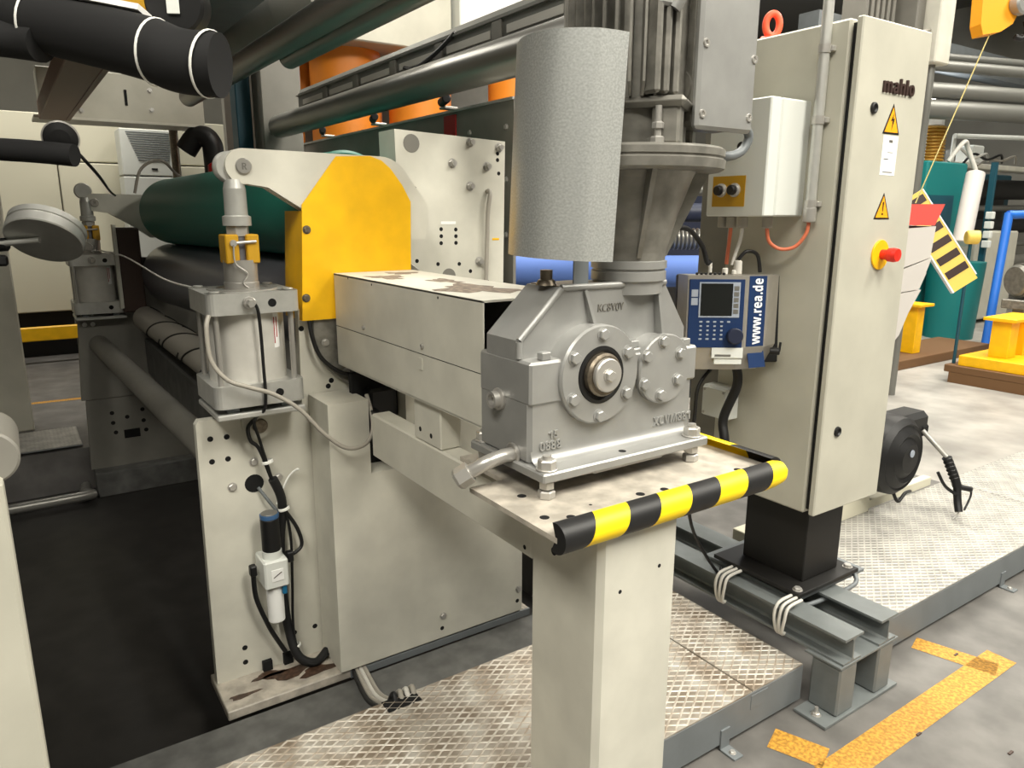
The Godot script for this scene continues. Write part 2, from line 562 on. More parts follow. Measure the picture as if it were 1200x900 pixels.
func platforms() -> void:
	var t := platform("platform", "low chequer-plate platform under the gearbox stand and the drive panel", Vector3(0.05, 0, -1.845), Vector3(2.02, 0.15, -1.255), [1.762])
	var st := mb(); box(st, Vector3(0.775, 0.1495, -1.846), Vector3(0.885, 0.1515, -1.79)); part(t, "cable_slot", st, M.hole)
	st = mb(); box(st, Vector3(1.755, 0.085, -1.2545), Vector3(1.835, 0.135, -1.252), 0.001); part(t, "latch_plate", st, M.steelgrey)
	floor_bracket(t, 1.64, -1.255)
	t = platform("platform", "chequer-plate platform behind the double I-beam under the hose reel", Vector3(2.47, 0, -1.87), Vector3(5.2, 0.15, -1.25), [4.2], true)
	floor_bracket(t, 3.46, -1.25)
	st = mb(); box(st, Vector3(2.47, 0.15, -1.93), Vector3(3.42, 0.27, -1.86), 0.003)
	solo("end_curb", st, M.cream, "pale rectangular curb block behind the cabinet pedestal on the platform", "curb")
	st = mb(); box(st, Vector3(3.43, 0.15, -1.92), Vector3(4.05, 0.20, -1.875), 0.003)
	solo("edge_ledge", st, M.cream, "low pale ledge below the black hose reel on the platform", "ledge")
	# floor marking
	st = mb()
	strip(st, Vector2(2.88, -1.00), Vector2(1.80, -1.00), 0.10, 0.0012)
	strip(st, Vector2(2.775, -0.97), Vector2(2.70, -1.23), 0.09, 0.0012)
	strip(st, Vector2(1.86, -1.05), Vector2(1.80, -1.20), 0.10, 0.0012)
	solo("floor_marking", st, M.line, "worn yellow painted corner line on the concrete in front of the I-beam foot", "floor marking")
	# I-beams and their foot
	tag(struct_obj("i_beam", ibeam(2.045, 2.145, 0.195, 0.288, -3.2, -1.133), M.beam), "grey steel I-beam nearer the gearbox stand, under the cabinet pedestal", "steel beam", "pair of I-beams under the cabinet")
	tag(struct_obj("i_beam", ibeam(2.25, 2.35, 0.195, 0.288, -3.2, -1.133), M.beam), "grey steel I-beam beside the second platform, under the cabinet pedestal", "steel beam", "pair of I-beams under the cabinet")
	t = thing("beam_foot", "grey welded steel foot with two square legs under the I-beam ends", "foot", Vector3(2.19, 0, -1.18))
	for y in [0.0, 0.187]:
		st = mb()
		if y == 0.0: box(st, Vector3(1.967, 0.002, -1.24), Vector3(2.385, 0.012, -1.124), 0.001)
		else: box(st, Vector3(2.03, 0.187, -1.26), Vector3(2.365, 0.195, -1.13), 0.001)
		part(t, "base_plate" if y == 0.0 else "head_plate", st, M.beam)
	for x in [[2.036, 2.13], [2.257, 2.345]]:
		st = mb(); box(st, Vector3(x[0], 0.012, -1.237), Vector3(x[1], 0.187, -1.133), 0.006); part(t, "leg", st, M.beam)
	bolt(t, Vector3(2.00, 0.012, -1.18), Vector3.UP, 0.013)
	st = mb(); cyl(st, Vector3(2.0, 0.012, -1.18), Vector3(2.0, 0.04, -1.18), 0.006); part(t, "anchor_stud", st, M.zinc)
	# pedestal of the cabinet
	t = thing("pedestal", "black square sheet pedestal with bolted base plate carrying the tall cabinet", "pedestal", Vector3(2.29, 0.29, -1.52))
	st = mb(); box(st, Vector3(2.12, 0.289, -1.78), Vector3(2.53, 0.303, -1.365), 0.002); part(t, "packing_plate", st, M.steelgrey, "grey sheet under the black plate")
	st = mb(); box(st, Vector3(2.10, 0.318, -1.72), Vector3(2.455, 0.333, -1.345), 0.002); part(t, "base_plate", st, M.pedestal)
	st = mb(); box(st, Vector3(2.13, 0.303, -1.70), Vector3(2.45, 0.318, -1.37)); part(t, "spacer", st, M.black)
	st = mb(); box(st, Vector3(2.187, 0.333, -1.655), Vector3(2.395, 0.622, -1.395), 0.003); part(t, "column", st, M.pedestal)
	for p in [[2.125, -1.37], [2.43, -1.375], [2.43, -1.69]]:
		bolt(t, Vector3(p[0], 0.333, p[1]), Vector3.UP, 0.014)
	# clamps round the beam flanges
	for p in [[2.04, -1.355, "pale strap clamp on the I-beam flange, nearest the beam foot"], [2.04, -1.61, "pale strap clamp on the I-beam flange, next to the stand column"]]:
		var z: float = p[1]
		t = thing("strap_clamp", p[2], "clamp", Vector3(2.04, 0.2, z), "strap clamps on the I-beam")
		for dz in [-0.02, 0.0, 0.02]:
			st = mb(); tube(st, [Vector3(2.10, 0.318, z + dz), Vector3(2.03, 0.312, z + dz), Vector3(2.012, 0.27, z + dz), Vector3(2.02, 0.215, z + dz * 0.5), Vector3(2.05, 0.200, z)], 0.006, 6); part(t, "strap", st, M.cable_light)
	st = mb(); tube(st, [Vector3(2.04, 0.27, -1.40), Vector3(2.2, 0.262, -1.36), Vector3(2.42, 0.275, -1.34), Vector3(2.46, 0.30, -1.36)], 0.008, 8)
	solo("clamp_rod", st, M.steelgrey, "thin grey rod running under the front edge of the pedestal base plate", "rod")

func struct_obj(called: String, st: SurfaceTool, m: Material) -> MeshInstance3D:
	var mi := MeshInstance3D.new()
	mi.mesh = st.commit(); mi.material_override = m; mi.name = numbered(called)
	add_child(mi, true)
	return mi

# ------------------------------------------------------------------ machine frames, cylinders, levers, rollers
func machine_frames() -> void:
	var Z := Vector3.BACK
	var t := thing("machine_frame", "pale side frame of the machine with bolt holes, under the silver cylinder", "machine frame", Vector3(1.1, -0.15, -2.64))
	var st := mb()
	xyp(st, [[0.455, -0.115], [1.76, -0.115], [1.76, 1.26], [0.845, 1.26], [0.838, 0.90], [0.476, 0.90], [0.466, 0.885]], -2.62, 0.04)
	var pl := part(t, "side_plate", st, M.paint)
	for p in [[0.509, 0.831], [0.564, 0.830], [0.508, 0.748], [0.562, 0.749], [0.563, 0.0], [0.561, -0.060], [0.752, -0.001], [0.834, 0.0], [0.751, -0.064], [0.955, 0.985], [0.942, 0.965], [0.853, 1.19]]:
		hole(pl, Vector3(p[0], p[1], -2.62), Z, 0.010)
	small(pl, "cable_hole", holemesh, M.hole, Vector3(0.645, 0.640, -2.62), Z, 0.034)
	for p in [[0.568, 0.642], [0.649, 0.722], [0.733, 0.645]]:
		bolt(pl, Vector3(p[0], p[1], -2.62), Z, 0.0135)
	st = mb()
	var lug := [[0.614, 0.93], [0.614, 0.868]] + arc(Vector2(0.666, 0.868), 0.052, 180, 360, 14) + [[0.718, 0.93]]
	xyp(st, lug, -2.585, 0.035)
	var lg := part(t, "cylinder_lug", st, M.paint)
	st = mb(); cyl(st, Vector3(0.672, 0.862, -2.60), Vector3(0.672, 0.862, -2.575), 0.026, 0.004); part(lg, "lug_pin", st, M.worn_steel)
	# round bearing flange with rubber-edged hose beside the shaft cover
	st = mb(); cyl(st, Vector3(1.15, 1.19, -2.62), Vector3(1.15, 1.19, -2.598), 0.262, 0.004, 48)
	var bf := part(t, "bearing_flange", st, M.silver_dirty)
	for a in 10:
		var v := Vector3(1.15 + 0.225 * cos(TAU * a / 10 + 0.25), 1.19 + 0.225 * sin(TAU * a / 10 + 0.25), -2.598)
		if v.y > 1.195: continue
		bolt(bf, v, Z, 0.012)
	# plinth and kerb
	st = mb(); box(st, Vector3(0.447, -0.150, -2.70), Vector3(1.74, -0.115, -2.432), 0.003)
	var ph := part(t, "plinth", st, M.plinth)
	st = mb(); box(st, Vector3(0.62, -0.1155, -2.618), Vector3(0.655, -0.075, -2.60)); part(t, "foot_gap", st, M.hole)
	st = mb(); box(st, Vector3(0.70, -0.1155, -2.618), Vector3(0.735, -0.07, -2.60)); part(t, "foot_gap", st, M.hole)
	for q in [[0.52, -2.50, 0.055, 0.014], [0.70, -2.545, 0.09, 0.035], [0.80, -2.50, 0.075, 0.028], [0.63, -2.575, 0.06, 0.02]]:
		st = mb()
		var cx: float = q[0]; var cz: float = q[1]
		for k in 14:
			var a0 := TAU * k / 14; var a1 := TAU * (k + 1) / 14
			var w0 := 1.0 + 0.3 * sin(a0 * 3 + cx * 40); var w1 := 1.0 + 0.3 * sin(a1 * 3 + cx * 40)
			tri(st, Vector3(cx, -0.1142, cz), Vector3(cx + q[2] * w0 * cos(a0), -0.1142, cz + q[3] * w0 * sin(a0)), Vector3(cx + q[2] * w1 * cos(a1), -0.1142, cz + q[3] * w1 * sin(a1)), Vector3.UP, Vector3.UP, Vector3.UP)
		part(ph, "oil_stain", st, M.oil)
	st = mb(); box(st, Vector3(0.90, -0.150, -2.44), Vector3(1.745, -0.118, -2.425), 0.002); part(t, "channel", st, M.steelgrey)
	st = mb(); box(st, Vector3(-0.05, -0.30, -2.42), Vector3(1.98, -0.15, -1.862), 0.004)
	solo("kerb", st, M.kerb, "flat grey steel kerb between the platform and the machine frame", "kerb")

	# drive panel with a notch for the support beam
	t = thing("drive_panel", "large pale sheet panel with a notch, standing behind the support beam", "machine panel", Vector3(1.28, -0.1, -2.5))
	st = mb()
	xyp(st, [[0.86, -0.107], [1.696, -0.107], [1.696, 0.985], [1.163, 0.985], [1.163, 0.664], [1.015, 0.664], [1.015, 0.945], [0.863, 0.945]], -2.42, 0.195)
	pl = part(t, "panel", st, M.paint)
	st = mb(); box(st, Vector3(1.0, 0.64, -2.56), Vector3(1.18, 1.02, -2.53)); part(t, "notch_back", st, M.hole)  # near-black sheet stands in for the shade inside the notch
	st = mb(); box(st, Vector3(1.045, 0.84, -2.53), Vector3(1.158, 0.965, -2.47), 0.01); part(t, "notch_shade_block", st, M.black)  # black block painted for the unlit opening within the notch
	for p in [[1.302, -0.010], [1.677, -0.003]]:
		bolt(pl, Vector3(p[0], p[1], -2.42), Z, 0.012)
		hole(pl, Vector3(p[0] - 0.005, p[1] - 0.055, -2.42), Z, 0.009)

	# pneumatic cylinder
	var C := Vector3(0.657, 0, -2.62)
	t = thing("pneumatic_cylinder", "silver square-flanged pneumatic cylinder with tie rods on the near frame, beside the yellow guard", "pneumatic cylinder", Vector3(C.x, 0.93, C.z), "pneumatic cylinders")
	for y in [[1.275, 1.345], [0.965, 1.04]]:
		st = mb()
		var w := 0.150; var c := 0.030
		var poly := []
		for k in 4:
			var sx: float = [1.0, -1.0, -1.0, 1.0][k]; var sz: float = [1.0, 1.0, -1.0, -1.0][k]
			poly += arc(Vector2(C.x + sx * (w - c), C.z + sz * (w - c)), c, k * 90, k * 90 + 90, 5)
		var q := []
		for p in poly: q.append(Vector2(p[0], -p[1]))
		ext(st, q, Vector3(0, y[1], 0), Vector3.RIGHT, Vector3.FORWARD, y[1] - y[0])
		var fl := part(t, "top_flange" if y[0] > 1.2 else "bottom_flange", st, M.alu)
		if y[0] > 1.2:
			st = mb(); lathe(st, Vector3(C.x, 1.345, C.z), Vector3.UP, [[0.115, 0.0], [0.115, 0.004], [0.085, 0.004], [0.085, 0.0006], [0.0, 0.0006]], 36); part(fl, "recess_ring", st, M.steel)
			for sx in [-1, 1]:
				for sz in [-1, 1]:
					st = mb(); box(st, Vector3(C.x + sx * 0.116 - 0.028, 1.3451, C.z + sz * 0.116 - 0.028), Vector3(C.x + sx * 0.116 + 0.028, 1.3460, C.z + sz * 0.116 + 0.028)); part(fl, "nut_pocket", st, M.darkroll)
					st = mb(); cyl(st, Vector3(C.x + sx * 0.119, 1.346, C.z + sz * 0.119), Vector3(C.x + sx * 0.119, 1.352, C.z + sz * 0.119), 0.017, 0.002, 20); part(fl, "rod_nut", st, M.alu)
			hole(fl, Vector3(C.x + 0.055, 1.308, C.z + 0.150), Z, 0.014)
			st = mb(); cyl(st, Vector3(C.x - 0.02, 1.312, C.z + 0.148), Vector3(C.x - 0.02, 1.312, C.z + 0.165), 0.021, 0.003); hexa(st, Vector3(C.x - 0.02, 1.312, C.z + 0.165), Z, 0.014, 0.02)
			part(fl, "air_fitting", st, M.zinc)
		else:
			hole(fl, Vector3(C.x + 0.06, 1.002, C.z + 0.150), Z, 0.014)
	st = mb(); box(st, Vector3(C.x - 0.147, 0.925, C.z - 0.147), Vector3(C.x + 0.147, 0.945, C.z + 0.147), 0.004); part(t, "foot_plate", st, M.alu)
	st = mb()
	for sx in [-1, 1]: box(st, Vector3(C.x + sx * 0.09 - 0.02, 0.945, C.z - 0.12), Vector3(C.x + sx * 0.09 + 0.02, 0.965, C.z + 0.12))
	part(t, "spacer_bar", st, M.steelgrey)
	st = mb(); cyl(st, Vector3(C.x, 1.04, C.z), Vector3(C.x, 1.275, C.z), 0.128, 0.0, 48); part(t, "barrel", st, M.barrel)
	for sx in [-1, 1]:
		for sz in [-1, 1]:
			st = mb(); cyl(st, Vector3(C.x + sx * 0.122, 1.03, C.z + sz * 0.122), Vector3(C.x + sx * 0.122, 1.285, C.z + sz * 0.122), 0.0095, 0.0, 14); part(t, "tie_rod", st, M.steel)
	st = mb(); lathe(st, Vector3(C.x, 1.04, C.z), Vector3.UP, [[0.1285, 0.155], [0.1288, 0.155], [0.1288, 0.225], [0.1285, 0.225]], 48)
	# data sticker on the barrel, with red print
	st = mb()
	for k in 4:
		var a0 := deg_to_rad(60.0 - k * 3.0); var a1 := deg_to_rad(57.0 - k * 3.0)
		quads(st, Vector3(C.x + 0.1287 * cos(a0), 1.15, C.z + 0.1287 * sin(a0)), Vector3(C.x + 0.1287 * cos(a1), 1.15, C.z + 0.1287 * sin(a1)), Vector3(C.x + 0.1287 * cos(a1), 1.268, C.z + 0.1287 * sin(a1)), Vector3(C.x + 0.1287 * cos(a0), 1.268, C.z + 0.1287 * sin(a0)), Vector3(cos(a0), 0, sin(a0)), Vector3(cos(a1), 0, sin(a1)), Vector3(cos(a1), 0, sin(a1)), Vector3(cos(a0), 0, sin(a0)))
	var stk := part(t, "data_sticker", st, M.white)
	st = mb()
	for k in 2:
		var a0 := deg_to_rad(58.5 - k * 5.0)
		var pc := Vector3(C.x + 0.129 * cos(a0), 1.21, C.z + 0.129 * sin(a0))
		box(st, Vector3(-0.002, -0.045 + k * 0.02, -0.0003), Vector3(0.002, 0.045, 0.0003), 0.0, Transform3D(Basis(Vector3.UP, PI / 2 - a0), pc))
	part(stk, "red_print", st, M.red_dark)
	# piston rod, lock block, clevis
	st = mb(); lathe(st, Vector3(C.x, 1.345, C.z), Vector3.UP, [[0.058, 0.0], [0.058, 0.022], [0.055, 0.026], [0.055, 0.098], [0.0, 0.098]], 32); part(t, "rod_collar", st, M.steel)
	st = mb(); cyl(st, Vector3(C.x, 1.43, C.z), Vector3(C.x, 1.55, C.z), 0.030); part(t, "piston_rod", st, M.chrome)
	st = mb(); box(st, Vector3(C.x - 0.054, 1.432, C.z - 0.045), Vector3(C.x - 0.010, 1.528, C.z + 0.045), 0.004); box(st, Vector3(C.x + 0.014, 1.432, C.z - 0.045), Vector3(C.x + 0.056, 1.528, C.z + 0.045), 0.004)
	var lb := part(t, "lock_block", st, M.yellow_dull, "yellow split locking block")
	st = mb(); cyl(st, Vector3(C.x - 0.03, 1.50, C.z + 0.047), Vector3(C.x + 0.045, 1.505, C.z + 0.050), 0.005); cyl(st, Vector3(C.x - 0.03, 1.50, C.z + 0.045), Vector3(C.x - 0.03, 1.50, C.z + 0.056), 0.011)
	part(lb, "lock_pin", st, M.zinc)
	st = mb(); tube(st, [Vector3(C.x - 0.03, 1.495, C.z + 0.056), Vector3(C.x - 0.033, 1.46, C.z + 0.058), Vector3(C.x - 0.028, 1.43, C.z + 0.062), Vector3(C.x + 0.005, 1.40, C.z + 0.064), Vector3(C.x - 0.01, 1.37, C.z + 0.062), Vector3(C.x + 0.005, 1.352, C.z + 0.06)], 0.003, 6); part(lb, "pin_chain", st, M.zinc)
	st = mb(); hexa(st, Vector3(C.x, 1.522, C.z), Vector3.UP, 0.038, 0.036, 0.4); part(t, "lock_nut", st, M.zinc)
	st = mb(); lathe(st, Vector3(C.x, 1.556, C.z), Vector3.UP, [[0.0, 0.0], [0.046, 0.0], [0.046, 0.03], [0.037, 0.034], [0.036, 0.12], [0.030, 0.15], [0.0, 0.15]], 32); part(t, "rod_end", st, M.alu)
	st = mb(); cyl(st, Vector3(C.x - 0.008, 1.745, C.z - 0.03), Vector3(C.x - 0.008, 1.745, C.z - 0.005), 0.052, 0.004); cyl(st, Vector3(C.x - 0.008, 1.745, C.z + 0.0), Vector3(C.x - 0.008, 1.745, C.z + 0.012), 0.050, 0.004); part(t, "rod_eye", st, M.alu)
	copy(t, Vector3(-0.185, -0.015, -3.02), "dark grey pneumatic cylinder in shade on the far frame, beyond the rollers")

	# lever arms
	t = thing("lever_arm", "pale cast lever from the near rod end to the roller pivot, behind the yellow guard", "lever", Vector3(1.0, 1.75, -2.60), "roller lever arms")
	st = mb()
	var lv := [[0.690, 1.692]] + arc(Vector2(0.684, 1.748), 0.057, 270, 90, 16) + [[1.16, 1.800]] + arc(Vector2(1.17, 1.67), 0.13, 90, 30, 6) + [[1.37, 1.62], [1.35, 1.50], [1.0, 1.52], [0.885, 1.605], [0.760, 1.682]]
	xyp(st, lv, -2.592, 0.022)
	var lp := part(t, "arm_plate", st, M.paint)
	st = mb(); cyl(st, Vector3(0.684, 1.748, -2.60), Vector3(0.684, 1.748, -2.583), 0.026, 0.003); part(lp, "clevis_pin", st, M.steel)
	var pt := text(lp, "pin_mark", "R", "Droid Sans", true, 0.03, 0.001, Transform3D(Basis.IDENTITY, Vector3(0.684, 1.747, -2.5825)), M.darkroll)
	st = mb(); xyp(st, lv, -2.642, 0.02); part(t, "rear_plate", st, M.paint)
	copy(t, Vector3(-0.165, -0.09, -3.02), "dark shaded lever on the far frame at the far end of the green roller")

	# yellow guard over the bearing
	t = thing("bearing_guard", "bright yellow sheet guard with chamfered corners above the shaft cover", "guard", Vector3(1.07, 1.22, -2.68))
	st = mb()
	xyp(st, [[0.848, 1.222], [1.278, 1.222], [1.288, 1.640]] + [[1.255, 1.70], [1.21, 1.757], [1.175, 1.785], [1.13, 1.799], [1.002, 1.792], [0.870, 1.625]], -2.585, 0.004)
	pl = part(t, "front_plate", st, M.yellow)
	st = mb(); xyp(st, [[0.848, 1.222], [0.852, 1.222], [0.874, 1.605], [0.870, 1.605]], -2.588, 0.19); part(t, "side_flange", st, M.yellow)
	for p in [[0.882, 1.541], [0.866, 1.303]]:
		bolt(pl, Vector3(p[0], p[1], -2.585), Z, 0.012, M.worn_steel)
	# bearing boss of the pivot, seen past the guard
	t = thing("pivot_bearing", "pale rounded pivot lug with a grey pin at the yellow guard's far edge", "bearing", Vector3(1.36, 1.58, -2.70))
	st = mb(); xyp(st, [[1.25, 1.66], [1.33, 1.66]] + arc(Vector2(1.335, 1.575), 0.062, 60, -90, 12) + [[1.25, 1.50]], -2.655, 0.06); part(t, "lug", st, M.paint)
	st = mb(); cyl(st, Vector3(1.345, 1.582, -2.66), Vector3(1.345, 1.582, -2.64), 0.034, 0.004); part(t, "pin", st, M.steel)
	# bolted bearing plate
	t = thing("bearing_plate", "pale upright bearing plate with bolts and a grey cable, behind the shaft cover", "machine plate", Vector3(1.6, 1.1, -2.82))
	st = mb(); xyp(st, [[1.332, 1.923], [1.857, 1.903], [1.843, 1.0], [1.35, 1.0]], -2.80, 0.15)
	pl = part(t, "plate", st, M.paint)
	for p in [[1.681, 1.890], [1.825, 1.876], [1.592, 1.802], [1.763, 1.795], [1.678, 1.711], [1.720, 1.394]]:
		bolt(pl, Vector3(p[0], p[1], -2.80), Z, 0.016)
		st = mb(); cyl(st, Vector3(p[0], p[1], -2.80), Vector3(p[0], p[1], -2.775), 0.011); part(pl, "bolt_shank", st, M.zinc)
	for p in [[1.818, 1.851], [1.818, 1.824], [1.824, 1.768], [1.414, 1.697], [1.417, 1.404], [1.516, 1.388], [1.620, 1.385], [1.676, 1.352], [1.534, 1.533], [1.605, 1.531], [1.533, 1.475], [1.605, 1.475], [1.534, 1.504], [1.605, 1.503], [1.764, 1.302]]:
		hole(pl, Vector3(p[0], p[1], -2.80), Z, 0.0085)
	small(pl, "round_opening", holemesh, M.paint_dark, Vector3(1.405, 1.872, -2.80), Z, 0.036)
	st = mb(); xyp(st, [[1.535, 1.28], [1.60, 1.28]] + arc(Vector2(1.5675, 1.335), 0.033, 0, 180, 12), -2.7985, 0.004); part(pl, "arched_opening", st, M.paint_dark)
	st = mb(); box(st, Vector3(1.533, 1.553, -2.8), Vector3(1.605, 1.565, -2.7985)); part(pl, "label_strip", st, M.white)
	st = mb(); box(st, Vector3(1.79, 1.483, -2.8), Vector3(1.825, 1.492, -2.7985)); part(pl, "label_strip", st, M.yellow)
	st = mb(); tube(st, [Vector3(1.763, 1.690, -2.81), Vector3(1.763, 1.685, -2.775), Vector3(1.750, 1.60, -2.772), Vector3(1.746, 1.45, -2.775), Vector3(1.738, 1.25, -2.775)], 0.010, 8); part(t, "sensor_cable", st, M.cable_grey)

	# rollers
	t = thing("rubber_roller", "dark green rubber press roller above the steel roller", "roller", Vector3(1.02, 1.626, -4.1))
	var a := Vector3(1.12, 1.626, -2.78); var b := Vector3(0.935, 1.60, -5.45)
	st = mb(); lathe(st, a, b - a, [[0.0, 0.0], [0.196, 0.0], [0.206, 0.01], [0.206, 2.56], [0.18, 2.68], [0.0, 2.68]], 64); part(t, "rubber_cover", st, M.green)
	st = mb(); cyl(st, a + (a - b).normalized() * 0.12, b + (b - a).normalized() * 0.13, 0.05); part(t, "journal", st, M.steel)
	t = thing("steel_roller", "dark polished steel roller under the green roller", "roller", Vector3(1.0, 1.2, -4.1))
	a = Vector3(1.15, 1.215, -2.78); b = Vector3(0.93, 1.19, -5.45)
	st = mb(); cyl(st, a, b, 0.203, 0.01, 64); part(t, "shell", st, M.chrome)
	st = mb(); cyl(st, a + (a - b).normalized() * 0.14, b + (b - a).normalized() * 0.13, 0.06); part(t, "journal", st, M.steel)
	# spreader roller with dark spiral bands
	t = thing("spreader_roller", "pale spreader roller with dark spiral bands, below the steel roller", "roller", Vector3(0.72, 0.91, -4.1))
	a = Vector3(0.75, 0.91, -2.70); b = Vector3(0.72, 0.91, -5.45)
	st = mb(); lathe(st, a, b - a, [[0, 0], [0.08, 0], [0.08, 2.70], [0.05, 2.75], [0, 2.75]], 32); part(t, "shell", st, M.cable_grey)
	for k in 8:
		st = mb()
		var pp := []
		for i in 26:
			var s := float(i) / 25
			var an := TAU * (s * 0.7 + k * 0.5)
			var c2 := a.lerp(b, clampf((k * 0.25 + s * 0.9) / 2.75, 0, 0.98))
			pp.append(c2 + Vector3(cos(an) * 0.0815, sin(an) * 0.0815, 0))
		tube(st, pp, 0.005, 5, false); part(t, "spiral_band", st, M.black)
	# tie tube between the frames
	st = mb(); cyl(st, Vector3(0.595, 0.668, -2.661), Vector3(0.445, 0.735, -5.59), 0.060, 0.0, 40)
	solo("tie_tube", st, M.paint_dark, "thick grey round tube joining the near and far side frames", "tube")
	st = mb(); box(st, Vector3(0.72, 0.50, -5.59), Vector3(1.0, 0.75, -2.661), 0.01)
	solo("drip_tray", st, M.kerb, "dark box-section tray under the spiral-banded roller, between the frames", "tray")
	# far frame
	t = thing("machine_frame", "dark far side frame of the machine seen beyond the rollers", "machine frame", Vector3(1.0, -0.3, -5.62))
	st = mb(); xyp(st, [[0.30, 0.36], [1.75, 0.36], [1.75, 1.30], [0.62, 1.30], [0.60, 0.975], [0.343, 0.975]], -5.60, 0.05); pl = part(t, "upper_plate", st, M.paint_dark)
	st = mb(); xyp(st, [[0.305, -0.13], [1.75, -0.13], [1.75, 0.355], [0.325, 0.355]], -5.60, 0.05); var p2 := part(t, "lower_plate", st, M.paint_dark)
	st = mb(); box(st, Vector3(0.32, -0.30, -5.66), Vector3(1.75, -0.13, -5.48), 0.005); part(t, "foot", st, M.kerb)
	for p in [[0.372, 0.925], [0.42, 0.925], [0.375, 0.87], [0.422, 0.87]]: bolt(pl, Vector3(p[0], p[1], -5.60), Z, 0.012, M.white)  # white discs painted for the light showing through holes in the plate
	for p in [[0.47, 0.25], [0.47, 0.18], [0.48, 0.11], [0.66, 0.25], [0.66, 0.17], [0.67, 0.10], [0.56, 0.21]]: hole(p2, Vector3(p[0], p[1], -5.60), Z, 0.014)
	st = mb(); box(st, Vector3(0.53, 0.06, -5.60), Vector3(0.63, 0.12, -5.595)); part(p2, "recess", st, M.hole)
	st = mb(); box(st, Vector3(0.60, 0.95, -5.58), Vector3(0.74, 1.50, -5.45), 0.01); part(t, "bearing_block", st, M.brown)
	st = mb(); box(st, Vector3(0.585, 0.98, -5.50), Vector3(0.605, 1.52, -5.44)); part(t, "guide_rail", st, M.paint)

# ------------------------------------------------------------------ gearbox stand, bumpers, shaft cover
func bumper(t: Node3D, a: Vector3, dir: Vector3, up: Vector3, out: Vector3, cuts: Array, first_black: bool, r: float) -> void:
	# half-round foam profile split at slanted joints; each colour block is its own piece
	for i in cuts.size() - 1:
		var st := mb()
		var n := 16
		var nu := 3
		for k in n:
			var t0 := lerpf(-20.0, 205.0, float(k) / n); var t1 := lerpf(-20.0, 205.0, float(k + 1) / n)
			for j in nu:
				var q := []
				var nn := []
				for e in [[j, t0], [j + 1, t0], [j + 1, t1], [j, t1]]:
					var f: float = float(e[0]) / nu
					var an := deg_to_rad(e[1])
					var sh: float = (1.0 - (e[1] + 20.0) / 225.0) * 0.062
					var u0: float = cuts[i] + (sh if i > 0 else 0.0); var u1: float = cuts[i + 1] + (sh if i < cuts.size() - 2 else 0.0)
					var tip := 1.0
					if i == cuts.size() - 2: tip = sqrt(maxf(0.03, 1.0 - pow(f, 3.0)))
					var d := out * sin(an) + up * cos(an)
					q.append(a + dir * lerpf(u0, u1, f) + d * r * tip)
					nn.append(d)
				quads(st, q[0], q[1], q[2], q[3], nn[0], nn[1], nn[2], nn[3])
		if i == 0:
			for k in n:
				var a0 := deg_to_rad(lerpf(-20.0, 205.0, float(k) / n)); var a1 := deg_to_rad(lerpf(-20.0, 205.0, float(k + 1) / n))
				tri(st, a + dir * cuts[0], a + dir * cuts[0] + (out * sin(a0) + up * cos(a0)) * r, a + dir * cuts[0] + (out * sin(a1) + up * cos(a1)) * r, -dir, -dir, -dir)
		part(t, "black_block" if (i % 2 == 0) == first_black else "yellow_block", st, M.bumper_black if (i % 2 == 0) == first_black else M.bumper_yellow)

